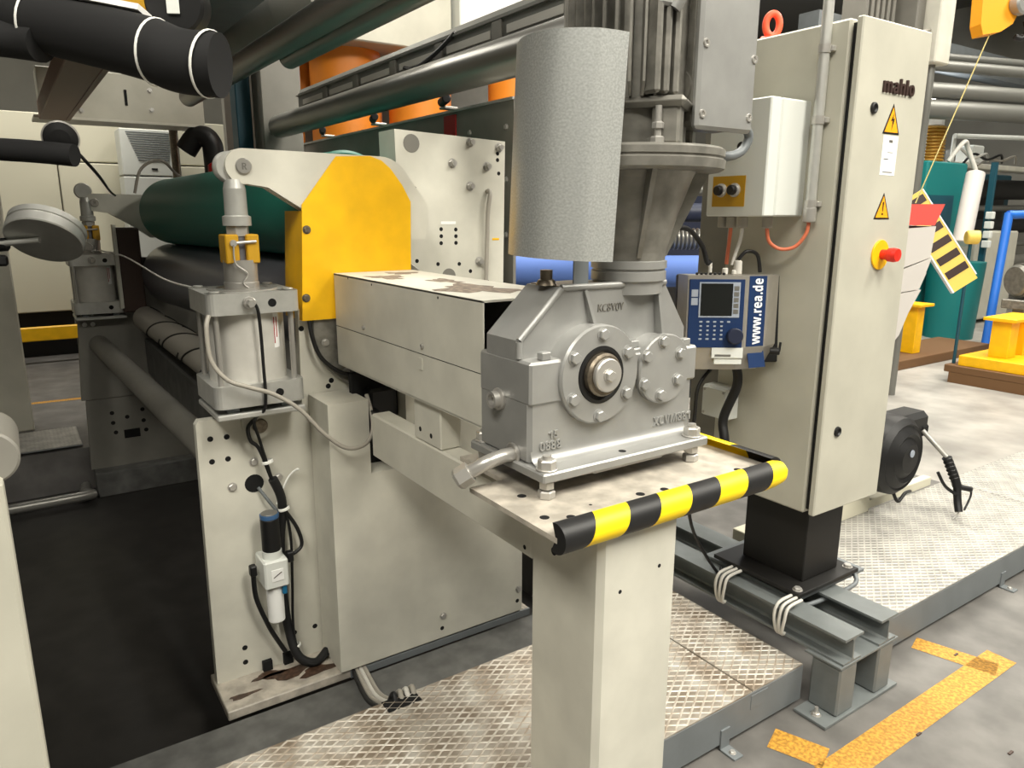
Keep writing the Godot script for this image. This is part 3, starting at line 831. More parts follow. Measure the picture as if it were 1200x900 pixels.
func stand() -> void:
	var t := thing("gearbox_stand", "pale welded stand with a square column, beam and table carrying the gearbox", "machine stand", Vector3(0.98, 0, -1.1))
	var st := mb(); box(st, Vector3(0.985, 0, -1.372), Vector3(1.228, 0.93, -1.108), 0.014); var col := part(t, "column", st, M.paint)
	for p in [[1.045, 0.775], [1.165, 0.805]]: hole(col, Vector3(p[0], p[1], -1.108), Vector3.BACK, 0.005)
	st = mb(); box(st, Vector3(0.9855, 0.762, -2.33), Vector3(1.058, 0.918, -1.365), 0.006); box(st, Vector3(1.0, 0.918, -1.60), Vector3(1.50, 0.945, -1.14))
	var bm := part(t, "beam", st, M.paint)
	for p in [[0.785, -1.395, 0.006], [0.822, -1.275, 0.010]]: hole(bm, Vector3(0.985, p[0], p[1]), Vector3.LEFT, p[2])
	st = mb()
	var q := []
	for p in [[0.857, -1.10], [1.60, -1.10], [1.60, -1.66], [0.955, -1.66], [0.955, -1.445], [0.857, -1.445]]: q.append(Vector2(p[0], -p[1]))
	ext(st, q, Vector3(0, 0.955, 0), Vector3.RIGHT, Vector3.FORWARD, 0.012)
	var tp := part(t, "table_plate", st, M.plinth)
	for p in [[0.95, -1.17], [1.50, -1.17], [1.24, -1.175], [1.03, -1.20], [1.17, -1.185], [1.555, -1.15], [0.90, -1.20], [0.93, -1.33]]: hole(tp, Vector3(p[0], 0.955, p[1]), Vector3.UP, 0.011 if p[0] != 1.03 else 0.004)
	bolt(tp, Vector3(1.545, 0.955, -1.16), Vector3.UP, 0.008)
	st = mb(); box(st, Vector3(0.986, 0.919, -1.995), Vector3(1.056, 1.051, -1.825), 0.004); var sp := part(t, "spacer_block", st, M.paint)
	for p in [[0.955, -1.955], [0.950, -1.885]]: hole(sp, Vector3(0.986, p[0], p[1]), Vector3.LEFT, 0.008)
	st = mb()
	box(st, Vector3(1.02, 0.775, -2.53), Vector3(1.052, 0.905, -2.325), 0.003)
	part(t, "gap_shade_bracket", st, M.black)  # added link, black to stand in for the dark gap at the beam end
	# bumpers
	t = thing("edge_bumper", "black and yellow striped foam bumper along the front edge of the gearbox table", "bumper", Vector3(1.2, 0.955, -1.10), "striped foam edge bumpers")
	bumper(t, Vector3(0, 0.952, -1.105), Vector3.RIGHT, Vector3.UP, Vector3.BACK, [0.858, 0.90, 0.996, 1.089, 1.187, 1.284, 1.382, 1.478, 1.61], true, 0.034)
	t = thing("edge_bumper", "black and yellow striped foam bumper on the short table edge facing the cabinet", "bumper", Vector3(1.60, 0.955, -1.3), "striped foam edge bumpers")
	bumper(t, Vector3(1.585, 0.952, 0), Vector3.FORWARD, Vector3.UP, Vector3.RIGHT, [1.125, 1.20, 1.36, 1.50, 1.66], true, 0.034)
	# shaft cover: upper and lower shells of folded sheet, open at the gearbox
	t = thing("shaft_cover", "long pale folded-sheet shaft cover with dusty top, between the yellow guard and the gearbox", "machine cover", Vector3(1.12, 1.06, -2.07))
	st = mb()
	var z0 := -2.583; var z1 := -1.565; var x0 := 0.972; var x1 := 1.285; var k := 0.004
	box(st, Vector3(x0, 1.1985, z0), Vector3(x0 + k, 1.385, z1)); box(st, Vector3(x1 - k, 1.197, z0), Vector3(x1, 1.385, z1)); box(st, Vector3(x0, 1.381, z0), Vector3(x1, 1.387, z1))
	var up := part(t, "upper_shell", st, M.paint)
	st = mb()
	box(st, Vector3(x0, 1.055, z0), Vector3(x0 + k, 1.195, z1)); box(st, Vector3(x1 - k, 1.055, z0), Vector3(x1, 1.195, z1)); box(st, Vector3(x0, 1.052, z0), Vector3(x1, 1.057, z1))
	var lo := part(t, "lower_shell", st, M.paint)
	st = mb(); box(st, Vector3(x0 + 0.0025, 1.190, z0 + 0.01), Vector3(x0 + 0.0055, 1.203, z1 - 0.01)); part(t, "seam_seal", st, M.hole)
	for z in [-1.90, -2.33]: screw(up, Vector3(x0, 1.222, z), Vector3.LEFT, 0.009)
	st = mb(); box(st, Vector3(x0 - 0.003, 1.15, -1.92), Vector3(x0, 1.185, -1.90)); part(lo, "slot_tab", st, M.paint)
	for p in [[1.372, -1.80], [1.372, -2.25], [1.378, -2.45]]: hole(up, Vector3(x0, p[0], p[1]), Vector3.LEFT, 0.004)
	# dusty oil patches on the lid
	for d in [[1.11, -1.83, 0.12, 0.17, 5], [1.06, -2.32, 0.07, 0.10, 9], [1.18, -2.45, 0.07, 0.06, 2], [1.16, -2.10, 0.05, 0.10, 4]]:
		st = mb()
		var n := 26
		var P := []
		for i in n:
			var an := TAU * i / n
			var w: float = 0.8 + 0.22 * sin(an * 3 + d[4]) + 0.14 * sin(an * 7 + d[4] * 2.0)
			P.append(Vector3(clampf(d[0] + d[2] * w * cos(an), x0 + 0.004, x1 - 0.004), 1.3874, clampf(d[1] + d[3] * w * sin(an), z0 + 0.005, z1 - 0.005)))
		for i in n: tri(st, Vector3(d[0], 1.3874, d[1]), P[i], P[(i + 1) % n], Vector3.UP, Vector3.UP, Vector3.UP)
		part(up, "dust_patch", st, M.dust)
	st = mb(); cyl(st, Vector3(1.135, 1.215, -2.62), Vector3(1.155, 1.22, -1.50), 0.045); part(t, "drive_shaft", st, M.black)

# ------------------------------------------------------------------ gearbox and motor
func gearmotor() -> void:
	var Z := Vector3.BACK
	var t := thing("gear_motor", "large silver cast gearbox with an upright finned motor on the stand table", "gear motor", Vector3(1.22, 0.955, -1.44))
	var st := mb()
	# foot flange
	box(st, Vector3(0.943, 1.0, -1.585), Vector3(1.487, 1.024, -1.262), 0.004)
	box(st, Vector3(1.10, 0.992, -1.57), Vector3(1.33, 1.002, -1.272), 0.003)
	var ff := part(t, "foot_flange", st, M.silver)
	for p in [[0.972, -1.29], [1.452, -1.29], [0.972, -1.56], [1.452, -1.56]]:
		var v := Vector3(p[0], 0, p[1])
		st = mb(); cyl(st, v + Vector3(0, 0.955, 0), v + Vector3(0, 1.058, 0), 0.0105)
		hexa(st, v + Vector3(0, 0.957, 0), Vector3.UP, 0.021, 0.018, 0.3); hexa(st, v + Vector3(0, 0.980, 0), Vector3.UP, 0.019, 0.018, 0.6)
		cyl(st, v + Vector3(0, 1.024, 0), v + Vector3(0, 1.028, 0), 0.026, 0.001); hexa(st, v + Vector3(0, 1.028, 0), Vector3.UP, 0.022, 0.022, 0.2); part(t, "foot_bolt", st, M.zinc)
	hole(ff, Vector3(1.21, 1.024, -1.295), Vector3.UP, 0.010)
	# lower housing
	st = mb(); box(st, Vector3(0.955, 1.020, -1.556), Vector3(1.497, 1.222, -1.338), 0.010)
	box(st, Vector3(0.953, 1.165, -1.552), Vector3(1.07, 1.268, -1.332), 0.006)
	box(st, Vector3(1.39, 1.165, -1.552), Vector3(1.503, 1.258, -1.332), 0.006)
	box(st, Vector3(1.07, 1.165, -1.552), Vector3(1.39, 1.268, -1.345), 0.004)
	# soft fillet to the flange
	for i in 5:
		var a0 := PI / 2 * i / 5; var a1 := PI / 2 * (i + 1) / 5; var r := 0.03
		var f := func(an: float) -> Vector3: return Vector3(0, 1.024 + r - r * sin(an), -1.338 + r - r * cos(an))
		var p0: Vector3 = f.call(a0); var p1: Vector3 = f.call(a1)
		var n0 := Vector3(0, sin(a0), cos(a0)); var n1 := Vector3(0, sin(a1), cos(a1))
		quads(st, p0 + Vector3(0.96, 0, 0), p0 + Vector3(1.47, 0, 0), p1 + Vector3(1.47, 0, 0), p1 + Vector3(0.96, 0, 0), n0, n0, n1, n1)
	var lh := part(t, "lower_housing", st, M.silver)
	text(lh, "cast_mark", "0888", "Droid Sans", true, 0.030, 0.004, Transform3D(Basis.IDENTITY, Vector3(1.017, 1.062, -1.336)), M.silver)
	text(lh, "cast_mark", "15", "Droid Sans", true, 0.026, 0.004, Transform3D(Basis.IDENTITY, Vector3(1.025, 1.088, -1.336)), M.silver)
	text(lh, "cast_mark", "XCVM881", "Droid Sans", true, 0.032, 0.004, Transform3D(Basis.IDENTITY, Vector3(1.425, 1.066, -1.336)), M.silver)
	# upper housing with sloped shoulders
	st = mb()
	var up := [[0.955, 1.262], [1.503, 1.262], [1.503, 1.300], [1.418, 1.428], [1.075, 1.428], [0.955, 1.312]]
	xyp(st, up, -1.385, 0.135)
	var uh := part(t, "upper_housing", st, M.silver)
	st = mb()
	# raised bright rim along the front edge of the shoulders
	for e in [[0, 5], [5, 4], [4, 3]]:
		var a: Array = up[e[0]]; var b: Array = up[e[1]]
		if e[0] == 0: a = [0.955, 1.27]
		tube(st, [Vector3(a[0] + 0.004, a[1], -1.386), Vector3(b[0] + 0.004, b[1] - 0.003, -1.386)], 0.0085, 8, false)
	part(uh, "edge_rim", st, M.silver)
	st = mb(); ext(st, [Vector2(0, 0), Vector2(0.022, 0), Vector2(0.008, 0.122), Vector2(0, 0.122)], Vector3(1.178, 1.30, -1.385), Vector3(0.0, 0, 1), Vector3(-0.28, 1, 0).normalized(), 0.009); part(uh, "rib", st, M.silver)
	st = mb(); ext(st, [Vector2(0, 0), Vector2(0.028, 0), Vector2(0.016, 0.16), Vector2(0, 0.16)], Vector3(1.398, 1.265, -1.385), Vector3(0, 0, 1), Vector3(-0.12, 1, 0).normalized(), 0.010); part(uh, "rib", st, M.silver)
	text(uh, "cast_mark", "KC8Y0Y", "Droid Sans", false, 0.026, 0.003, Transform3D(Basis.IDENTITY, Vector3(1.235, 1.372, -1.384)), M.silver_dirty)
	for p in [[1.005, 1.268, -1.352], [1.29, 1.268, -1.36], [1.47, 1.258, -1.352]]:
		st = mb(); box(st, Vector3(p[0] - 0.013, p[1], p[2] - 0.010), Vector3(p[0] + 0.013, p[1] + 0.019, p[2] + 0.012), 0.002); part(lh, "case_bolt", st, M.silver)
	st = mb(); box(st, Vector3(1.082, 1.428, -1.515), Vector3(1.24, 1.4305, -1.39)); part(uh, "oily_top", st, M.worn_steel)
	# output bearing cover
	st = mb(); lathe(st, Vector3(1.155, 1.22, -1.40), Z, [[0.118, 0.0], [0.118, 0.052], [0.122, 0.056], [0.122, 0.074], [0.118, 0.080], [0.071, 0.080], [0.069, 0.074], [0, 0.074]], 56)
	box(st, Vector3(1.145, 1.19, -1.345), Vector3(1.40, 1.258, -1.331), 0.003)
	var c1 := part(t, "output_cover", st, M.silver)
	for p in [[1.160, 1.319], [1.241, 1.267], [1.241, 1.164], [1.155, 1.118], [1.072, 1.170], [1.074, 1.270]]: bolt(c1, Vector3(p[0] - 0.003, p[1], -1.320), Z, 0.0145, M.silver)
	st = mb(); lathe(st, Vector3(1.155, 1.22, -1.326), Z, [[0.070, 0.0], [0.070, 0.008], [0.062, 0.009], [0.050, 0.004], [0.0, 0.004]], 48); part(t, "shaft_seal", st, M.black)
	st = mb(); lathe(st, Vector3(1.155, 1.222, -1.326), Z, [[0.053, 0.0], [0.053, 0.018], [0.048, 0.024], [0.0, 0.024]], 40); var sh := part(t, "output_shaft", st, M.worn_steel)
	st = mb(); cyl(st, Vector3(1.153, 1.224, -1.303), Vector3(1.153, 1.224, -1.288), 0.041, 0.003, 40); part(sh, "end_disc", st, M.zinc)
	small(sh, "disc_bolt", hexmesh, M.zinc, Vector3(1.153, 1.224, -1.288), Z, 0.014)
	# input bearing cover
	st = mb(); lathe(st, Vector3(1.372, 1.21, -1.40), Z, [[0.086, 0.0], [0.086, 0.060], [0.091, 0.064], [0.091, 0.078], [0.088, 0.082], [0, 0.082]], 48)
	var c2 := part(t, "input_cover", st, M.silver)
	for p in [[1.362, 1.284], [1.305, 1.250], [1.300, 1.179], [1.360, 1.144], [1.420, 1.178], [1.425, 1.247]]: bolt(c2, Vector3(p[0] - 0.004, p[1], -1.318), Z, 0.0145, M.silver)
	# sight glass and drain pipe on the end face
	st = mb(); lathe(st, Vector3(0.955, 1.159, -1.462), Vector3.LEFT, [[0.027, 0], [0.027, 0.007], [0.021, 0.010], [0.021, 0.026], [0.014, 0.026], [0.013, 0.012], [0, 0.012]], 24); part(t, "sight_glass", st, M.zinc)
	st = mb(); cyl(st, Vector3(0.956, 1.035, -1.40), Vector3(0.948, 1.035, -1.40), 0.028, 0.002); tube(st, [Vector3(0.955, 1.035, -1.40), Vector3(0.915, 1.036, -1.395), Vector3(0.875, 1.026, -1.40), Vector3(0.838, 1.000, -1.425)], 0.0175, 12)
	var dp := part(t, "drain_pipe", st, M.steel)
	st = mb(); hexa(st, Vector3(0.845, 1.005, -1.42), Vector3(-0.7, -0.55, -0.45), 0.027, 0.040, 0.2); part(dp, "end_cap", st, M.zinc)
	# motor: neck, cone, flange, body
	var A := Vector3(1.342, 0, -1.44)
	st = mb(); lathe(st, A + Vector3(0, 1.40, 0), Vector3.UP, [[0.088, 0.0], [0.090, 0.03], [0.097, 0.034], [0.097, 0.056], [0.093, 0.058], [0.093, 0.062], [0.098, 0.064], [0.098, 0.082], [0.092, 0.084], [0, 0.084]], 48); part(t, "neck_ring", st, M.silver)
	st = mb(); lathe(st, A + Vector3(0, 1.484, 0), Vector3.UP, [[0.092, 0.0], [0.094, 0.02], [0.118, 0.11], [0.150, 0.20], [0.162, 0.225]], 56); var cone := part(t, "adapter_cone", st, M.silver_dirty)
	for an in [28.0, 118.0, 208.0, 298.0]:
		var d := Vector3(cos(deg_to_rad(an)), 0, sin(deg_to_rad(an)))
		st = mb(); ext(st, [Vector2(0.085, 1.492), Vector2(0.098, 1.492), Vector2(0.205, 1.709), Vector2(0.14, 1.709)], A + d.cross(Vector3.UP) * 0.006, d, Vector3.UP, 0.012); part(cone, "cone_rib", st, M.silver_dirty)
	st = mb(); lathe(st, A + Vector3(0, 1.700, 0), Vector3.UP, [[0.16, 0.0], [0.215, 0.0], [0.226, 0.006], [0.228, 0.026], [0.222, 0.030], [0.222, 0.033], [0.226, 0.035], [0.226, 0.050], [0.218, 0.056], [0.15, 0.058]], 64); part(t, "motor_flange", st, M.silver_dirty)
	st = mb(); box(st, Vector3(-0.115, 1.757, -0.115), Vector3(0.115, 1.775, 0.115), 0.004, Transform3D(Basis(Vector3.UP, 0.6), Vector3(A.x, 0, A.z)))
	for an in 4:
		var d2 := Vector3(cos(0.6 + PI / 4 + an * PI / 2), 0, -sin(0.6 + PI / 4 + an * PI / 2)) * 0.145
		box(st, Vector3(-0.032, 1.757, -0.032), Vector3(0.032, 1.85, 0.032), 0.006, Transform3D(Basis(Vector3.UP, 0.6), A + d2))
	box(st, Vector3(-0.15, 1.838, -0.15), Vector3(0.15, 1.862, 0.15), 0.02, Transform3D(Basis(Vector3.UP, 0.6), Vector3(A.x, 0, A.z)))
	part(t, "lantern", st, M.silver_dirty)
	st = mb(); cyl(st, A + Vector3(-0.07, 1.757, 0.155), A + Vector3(-0.07, 1.84, 0.155), 0.008); hexa(st, A + Vector3(-0.07, 1.757, 0.155), Vector3.UP, 0.016, 0.016); hexa(st, A + Vector3(-0.07, 1.79, 0.155), Vector3.UP, 0.014, 0.014); part(t, "lantern_bolt", st, M.zinc)
	st = mb(); cyl(st, A + Vector3(0, 1.75, 0), A + Vector3(0, 2.62, 0), 0.128, 0.01, 48); var body := part(t, "motor_body", st, M.silver_dirty)
	for i in 34:
		var an := TAU * i / 34
		if an > deg_to_rad(5) and an < deg_to_rad(108): continue
		var d := Vector3(cos(an), 0, sin(an))
		st = mb()
		var r1 := 0.167 + 0.012 * absf(sin(2 * an))
		ext(st, [Vector2(0.12, 1.862), Vector2(r1 - 0.02, 1.862), Vector2(r1, 1.89), Vector2(r1, 2.60), Vector2(0.12, 2.60)], A + d.cross(Vector3.UP) * 0.003, d, Vector3.UP, 0.006)
		part(body, "cooling_fin", st, M.silver_dirty)
	# foot rib bundle and lifting eye at the front
	for dx in [-0.088, -0.060, -0.030]:
		st = mb(); box(st, A + Vector3(dx - 0.009, 1.865, 0.125), A + Vector3(dx + 0.009, 2.06 if dx > -0.05 else 2.10, 0.172), 0.006); part(body, "front_rib", st, M.silver_dirty)
	st = mb(); box(st, A + Vector3(-0.095, 2.045, 0.12), A + Vector3(-0.02, 2.075, 0.175), 0.006); tube(st, [A + Vector3(-0.055, 2.04, 0.175), A + Vector3(-0.04, 2.075, 0.19), A + Vector3(-0.02, 2.12, 0.185), A + Vector3(-0.015, 2.17, 0.155)], 0.013, 10); part(body, "lifting_lug", st, M.silver)
	# terminal box
	st = mb(); box(st, Vector3(1.395, 1.805, -1.40), Vector3(1.585, 2.45, -1.292), 0.012); var tb := part(t, "terminal_box", st, M.silver_dirty)
	st = mb(); box(st, Vector3(1.385, 1.796, -1.296), Vector3(1.588, 2.46, -1.272), 0.008); var lid := part(tb, "box_lid", st, M.silver)
	for p in [[1.402, 1.830], [1.570, 1.832], [1.402, 1.985], [1.575, 1.968]]:
		st = mb(); lathe(st, Vector3(p[0], p[1], -1.2725), Z, [[0.0105, 0.0], [0.0095, 0.004], [0.006, 0.004], [0.005, 0.001], [0, 0.001]], 20); part(tb, "lid_screw", st, M.zinc)
	for p in [[1.895, -1.345, 0.042], [2.09, -1.345, 0.034], [1.985, -1.35, 0.020]]:
		st = mb(); lathe(st, Vector3(1.3955, p[0], p[1]), Vector3.LEFT, [[p[2], 0.0], [p[2] - 0.002, 0.004], [0, 0.004]], 28); part(tb, "blank_plug", st, M.silver_dirty)
	st = mb(); tube(st, [Vector3(1.55, 1.815, -1.34), Vector3(1.63, 1.82, -1.34), Vector3(1.665, 1.80, -1.345), Vector3(1.65, 1.765, -1.35), Vector3(1.60, 1.747, -1.35), Vector3(1.53, 1.749, -1.36), Vector3(1.48, 1.755, -1.38)], 0.012, 10); part(t, "sensor_cable", st, M.steelgrey)
	# galvanised sheet guard wrapped in front of the motor
	base = Vector3(1.08, 1.49, -1.36)
	t = thing("sheet_guard", "curved galvanised sheet guard standing in front of the motor, above the gearbox", "sheet guard", base)
	st = mb()
	var pl := [Vector2(1.050, -1.534), Vector2(1.024, -1.475), Vector2(1.015, -1.412), Vector2(1.027, -1.349), Vector2(1.073, -1.292), Vector2(1.112, -1.273), Vector2(1.156, -1.265)]
	var pp := []
	for p in pl: pp.append(Vector3(p.x, 0, p.y))
	var sm := smooth_path(pp, 6)
	var rot := Basis(Vector3(0.561, 0, -0.828), deg_to_rad(2.3))
	var piv := Vector3(1.156, 1.975, -1.265)
	var xf := Transform3D(rot, piv - rot * piv)
	for i in sm.size() - 1:
		var d0: Vector3 = (sm[mini(i + 1, sm.size() - 1)] - sm[maxi(i - 1, 0)]).normalized()
		var d1: Vector3 = (sm[mini(i + 2, sm.size() - 1)] - sm[i]).normalized()
		var n0: Vector3 = d0.cross(Vector3.UP); var n1: Vector3 = d1.cross(Vector3.UP)
		if n0.dot(Vector3(-0.5, 0, 0.8)) < 0: n0 = -n0
		if n1.dot(Vector3(-0.5, 0, 0.8)) < 0: n1 = -n1
		var p0: Vector3 = sm[i]; var p1: Vector3 = sm[i + 1]
		var yb := Vector3(0, 1.492, 0); var yt := Vector3(0, 1.976, 0)
		quads(st, xf * (p0 + yb), xf * (p1 + yb), xf * (p1 + yt), xf * (p0 + yt), rot * n0, rot * n1, rot * n1, rot * n0)
		var q0 := p0 - n0 * 0.002; var q1 := p1 - n1 * 0.002
		quads(st, xf * (q0 + yb), xf * (q1 + yb), xf * (q1 + yt), xf * (q0 + yt), rot * -n0, rot * -n1, rot * -n1, rot * -n0)
		quad(st, xf * (p0 + yt), xf * (p1 + yt), xf * (q1 + yt), xf * (q0 + yt), Vector3.UP)
		quad(st, xf * (p0 + yb), xf * (p1 + yb), xf * (q1 + yb), xf * (q0 + yb), Vector3.DOWN)
	part(t, "sheet", st, M.galv)
	st = mb(); box(st, Vector3(1.115, 1.4315, -1.388), Vector3(1.160, 1.58, -1.384)); part(t, "bracket", st, M.steelgrey)
	st = mb(); lathe(st, Vector3(1.075, 1.431, -1.44), Vector3.UP, [[0.026, 0], [0.020, 0.012], [0.015, 0.014], [0.015, 0.036], [0, 0.036]], 20)
	solo("breather_valve", st, M.worn_steel, "small dark breather plug on top of the gearbox beside the sheet guard", "valve")

# ------------------------------------------------------------------ electrical cabinet and printer controller
func tri_sign(t: Node, c: Vector3, w: float, h: float, kind: String) -> void:
	var st := mb()
	xyp(st, [[c.x - w / 2, c.y - h / 2], [c.x + w / 2, c.y - h / 2], [c.x, c.y + h / 2]], c.z + 0.0012, 0.0012)
	var s := part(t, "warning_sign", st, M.black)
	st = mb()
	xyp(st, [[c.x - w * 0.40, c.y - h * 0.44], [c.x + w * 0.40, c.y - h * 0.44], [c.x, c.y + h * 0.38]], c.z + 0.0018, 0.0006)
	part(s, "sign_face", st, M.sign_orange)
	st = mb()
	var z := c.z + 0.0023
	if kind == "bolt":
		xyp(st, [[c.x + w * 0.06, c.y + h * 0.2], [c.x - w * 0.10, c.y - h * 0.08], [c.x + w * 0.01, c.y - h * 0.05], [c.x - w * 0.02, c.y - h * 0.38], [c.x + w * 0.13, c.y + h * 0.03], [c.x + w * 0.02, c.y + h * 0.0]], z, 0.0005)
	else:
		xyp(st, [[c.x - w * 0.045, c.y + h * 0.16], [c.x + w * 0.045, c.y + h * 0.16], [c.x + w * 0.02, c.y - h * 0.2], [c.x - w * 0.02, c.y - h * 0.2]], z, 0.0005)
		xyp(st, [[c.x - w * 0.04, c.y - h * 0.34], [c.x + w * 0.04, c.y - h * 0.34], [c.x + w * 0.04, c.y - h * 0.26], [c.x - w * 0.04, c.y - h * 0.26]], z, 0.0005)
	part(s, "sign_symbol", st, M.black)

func cabinet() -> void:
	var Z := Vector3.BACK
	var t := thing("electrical_cabinet", "tall pale narrow electrical cabinet with brand lettering, on the black pedestal", "cabinet", Vector3(2.28, 0.62, -1.55))
	var st := mb(); box(st, Vector3(2.10, 0.625, -1.762), Vector3(2.472, 2.152, -1.362), 0.006); part(t, "body", st, M.cabinet)
	st = mb(); box(st, Vector3(2.113, 0.64, -1.364), Vector3(2.458, 2.139, -1.343)); part(t, "door_seal", st, M.black)
	st = mb(); box(st, Vector3(2.098, 0.626, -1.344), Vector3(2.474, 2.152, -1.322), 0.004); var d := part(t, "door", st, M.cabinet)
	text(d, "brand_lettering", "mahlo", "Droid Sans", true, 0.068, 0.006, Transform3D(Basis.from_scale(Vector3(0.86, 0.85, 1)), Vector3(2.312, 1.976, -1.319)), M.brand)
	for p in [[2.192, 1.908], [2.182, 0.907]]:
		st = mb(); lathe(st, Vector3(p[0], p[1], -1.322), Z, [[0.017, 0], [0.016, 0.006], [0.012, 0.008], [0.008, 0.003], [0, 0.003]], 24); part(d, "door_lock", st, M.black)
	tri_sign(d, Vector3(2.299, 1.884, -1.322), 0.092, 0.088, "bolt")
	st = mb(); box(st, Vector3(2.262, 1.718, -1.322), Vector3(2.345, 1.836, -1.3212)); var lb := part(d, "paper_label", st, M.white)
	st = mb(); box(st, Vector3(2.295, 1.815, -1.3212), Vector3(2.315, 1.823, -1.3209)); box(st, Vector3(2.275, 1.765, -1.3212), Vector3(2.30, 1.768, -1.3209)); box(st, Vector3(2.292, 1.785, -1.3212), Vector3(2.322, 1.787, -1.3209)); box(st, Vector3(2.275, 1.726, -1.3212), Vector3(2.33, 1.729, -1.3209)); part(lb, "print", st, M.darkroll)
	tri_sign(d, Vector3(2.300, 1.625, -1.322), 0.088, 0.080, "mark")
	# emergency stop
	st = mb(); cyl(st, Vector3(2.312, 1.474, -1.322), Vector3(2.312, 1.474, -1.316), 0.047, 0.001, 36); var es := part(d, "emergency_stop", st, M.yellow)
	st = mb(); lathe(st, Vector3(2.318, 1.475, -1.316), Z, [[0.016, 0], [0.016, 0.018], [0.021, 0.022], [0.023, 0.040], [0.020, 0.052], [0.0, 0.054]], 28); part(es, "stop_button", st, M.red)
	# side seam of the body and rear duct
	st = mb(); box(st, Vector3(2.115, 0.66, -1.90), Vector3(2.40, 2.15, -1.764), 0.004)
	solo("cable_duct", st, M.paint_dark, "grey upright duct fixed to the rear of the tall cabinet", "duct")
	# conduit with pipe clips and orange cable
	t = thing("conduit_pipe", "pale steel conduit pipe clipped up the shaded side of the tall cabinet", "conduit", Vector3(2.077, 1.6, -1.425))
	st = mb(); cyl(st, Vector3(2.077, 1.62, -1.425), Vector3(2.077, 4.4, -1.425), 0.0155, 0, 20); part(t, "pipe", st, M.alu)
	for y in [2.075, 1.875, 1.63]:
		st = mb(); cyl(st, Vector3(2.077, y - 0.012, -1.425), Vector3(2.077, y + 0.012, -1.425), 0.0185); box(st, Vector3(2.08, y - 0.008, -1.450), Vector3(2.0995, y + 0.008, -1.400), 0.002); part(t, "pipe_clip", st, M.zinc)
	st = mb(); cyl(st, Vector3(2.077, 1.575, -1.425), Vector3(2.077, 1.62, -1.425), 0.020, 0.003); part(t, "end_sleeve", st, M.zinc)
	st = mb(); tube(st, [Vector3(2.077, 1.58, -1.425), Vector3(2.075, 1.54, -1.43), Vector3(2.06, 1.50, -1.455), Vector3(2.035, 1.492, -1.49), Vector3(2.01, 1.515, -1.515), Vector3(2.0, 1.56, -1.52), Vector3(2.0, 1.575, -1.52)], 0.006, 8)
	solo("orange_cable", st, M.orange_cable, "orange cable looping from the conduit end to the junction box", "cable")
	# junction box with two pushbuttons
	t = thing("junction_box", "light grey junction box with two black pushbuttons on the cabinet's shaded side", "junction box", Vector3(2.0, 1.59, -1.56))
	st = mb(); box(st, Vector3(1.957, 1.592, -1.69), Vector3(2.099, 1.936, -1.465), 0.005); part(t, "body", st, M.box_white)
	st = mb(); box(st, Vector3(1.955, 1.598, -1.68), Vector3(1.958, 1.93, -1.472)); part(t, "door_seal", st, M.black)
	st = mb(); box(st, Vector3(1.905, 1.592, -1.69), Vector3(1.955, 1.936, -1.465), 0.004); var bd := part(t, "door", st, M.box_white)
	st = mb(); box(st, Vector3(1.9035, 1.622, -1.665), Vector3(1.905, 1.715, -1.538)); part(bd, "yellow_plate", st, M.yellow_dull)
	for z in [-1.628, -1.575]:
		st = mb(); lathe(st, Vector3(1.9035, 1.672, z), Vector3.LEFT, [[0.021, 0], [0.021, 0.006], [0.016, 0.010], [0.0, 0.010]], 24); var bz := part(bd, "pushbutton", st, M.zinc)
		st = mb(); cyl(st, Vector3(1.8935, 1.672, z), Vector3(1.878, 1.672, z), 0.0155, 0.003, 24); part(bz, "button_cap", st, M.black)
	st = mb(); lathe(st, Vector3(1.905, 1.80, -1.56), Vector3.LEFT, [[0.014, 0], [0.014, 0.008], [0, 0.008]], 20); part(bd, "lock", st, M.black)
	for z in [-1.655, -1.62, -1.575, -1.52]:
		var gx := 2.0 if z > -1.53 else 1.95
		st = mb(); cyl(st, Vector3(gx, 1.592, z), Vector3(gx, 1.556, z), 0.016, 0.003, 16); part(t, "cable_gland", st, M.cable_grey)
	# printer controller
	var R := Basis(Vector3.UP, deg_to_rad(-35.5)) * Basis(Vector3.RIGHT, deg_to_rad(-3.0))
	var O := Vector3(1.816, 1.273, -1.535)
	t = thing("printer_controller", "blue and stainless printer controller with screen and keypad, before the cabinet side", "printer controller", O)
	var X := Transform3D(R, O)
	var bx := func(called: String, par: Node, lo: Vector3, hi: Vector3, m: Material, bv := 0.0) -> MeshInstance3D:
		var s := mb(); box(s, lo, hi, bv, X); return part(par, called, s, m)
	# body outline in plan, chamfered towards the side
	st = mb()
	var plan := [Vector2(-0.098, 0.0), Vector2(0.086, 0.0), Vector2(0.162, -0.040), Vector2(0.222, -0.125), Vector2(0.232, -0.16), Vector2(-0.098, -0.16)]
	var q := []
	for p in plan: q.append(Vector2(p.x, -p.y))
	ext(st, q, O + R * Vector3(0, 0.142, 0), R.x, -R.z, 0.225)
	# lower tapering part
	var lowp := [Vector2(-0.095, 0.0), Vector2(0.082, 0.0), Vector2(0.154, -0.04), Vector2(0.205, -0.125), Vector2(0.21, -0.16), Vector2(-0.095, -0.16)]
	for i in plan.size():
		var j := (i + 1) % plan.size()
		var a: Vector2 = plan[i]; var b: Vector2 = plan[j]
		var a2: Vector2 = lowp[i]; var b2: Vector2 = lowp[j]
		var sh := Vector2(0.02, -0.03)
		var va := X * Vector3(a.x, -0.083, a.y); var vb := X * Vector3(b.x, -0.083, b.y)
		var vc := X * Vector3(b2.x + (0.0 if b2.x < 0 else -0.02), -0.155, minf(b2.y, -0.02)); var vd := X * Vector3(a2.x + (0.0 if a2.x < 0 else -0.02), -0.155, minf(a2.y, -0.02))
		var nn := (vb - va).cross(vd - va).normalized()
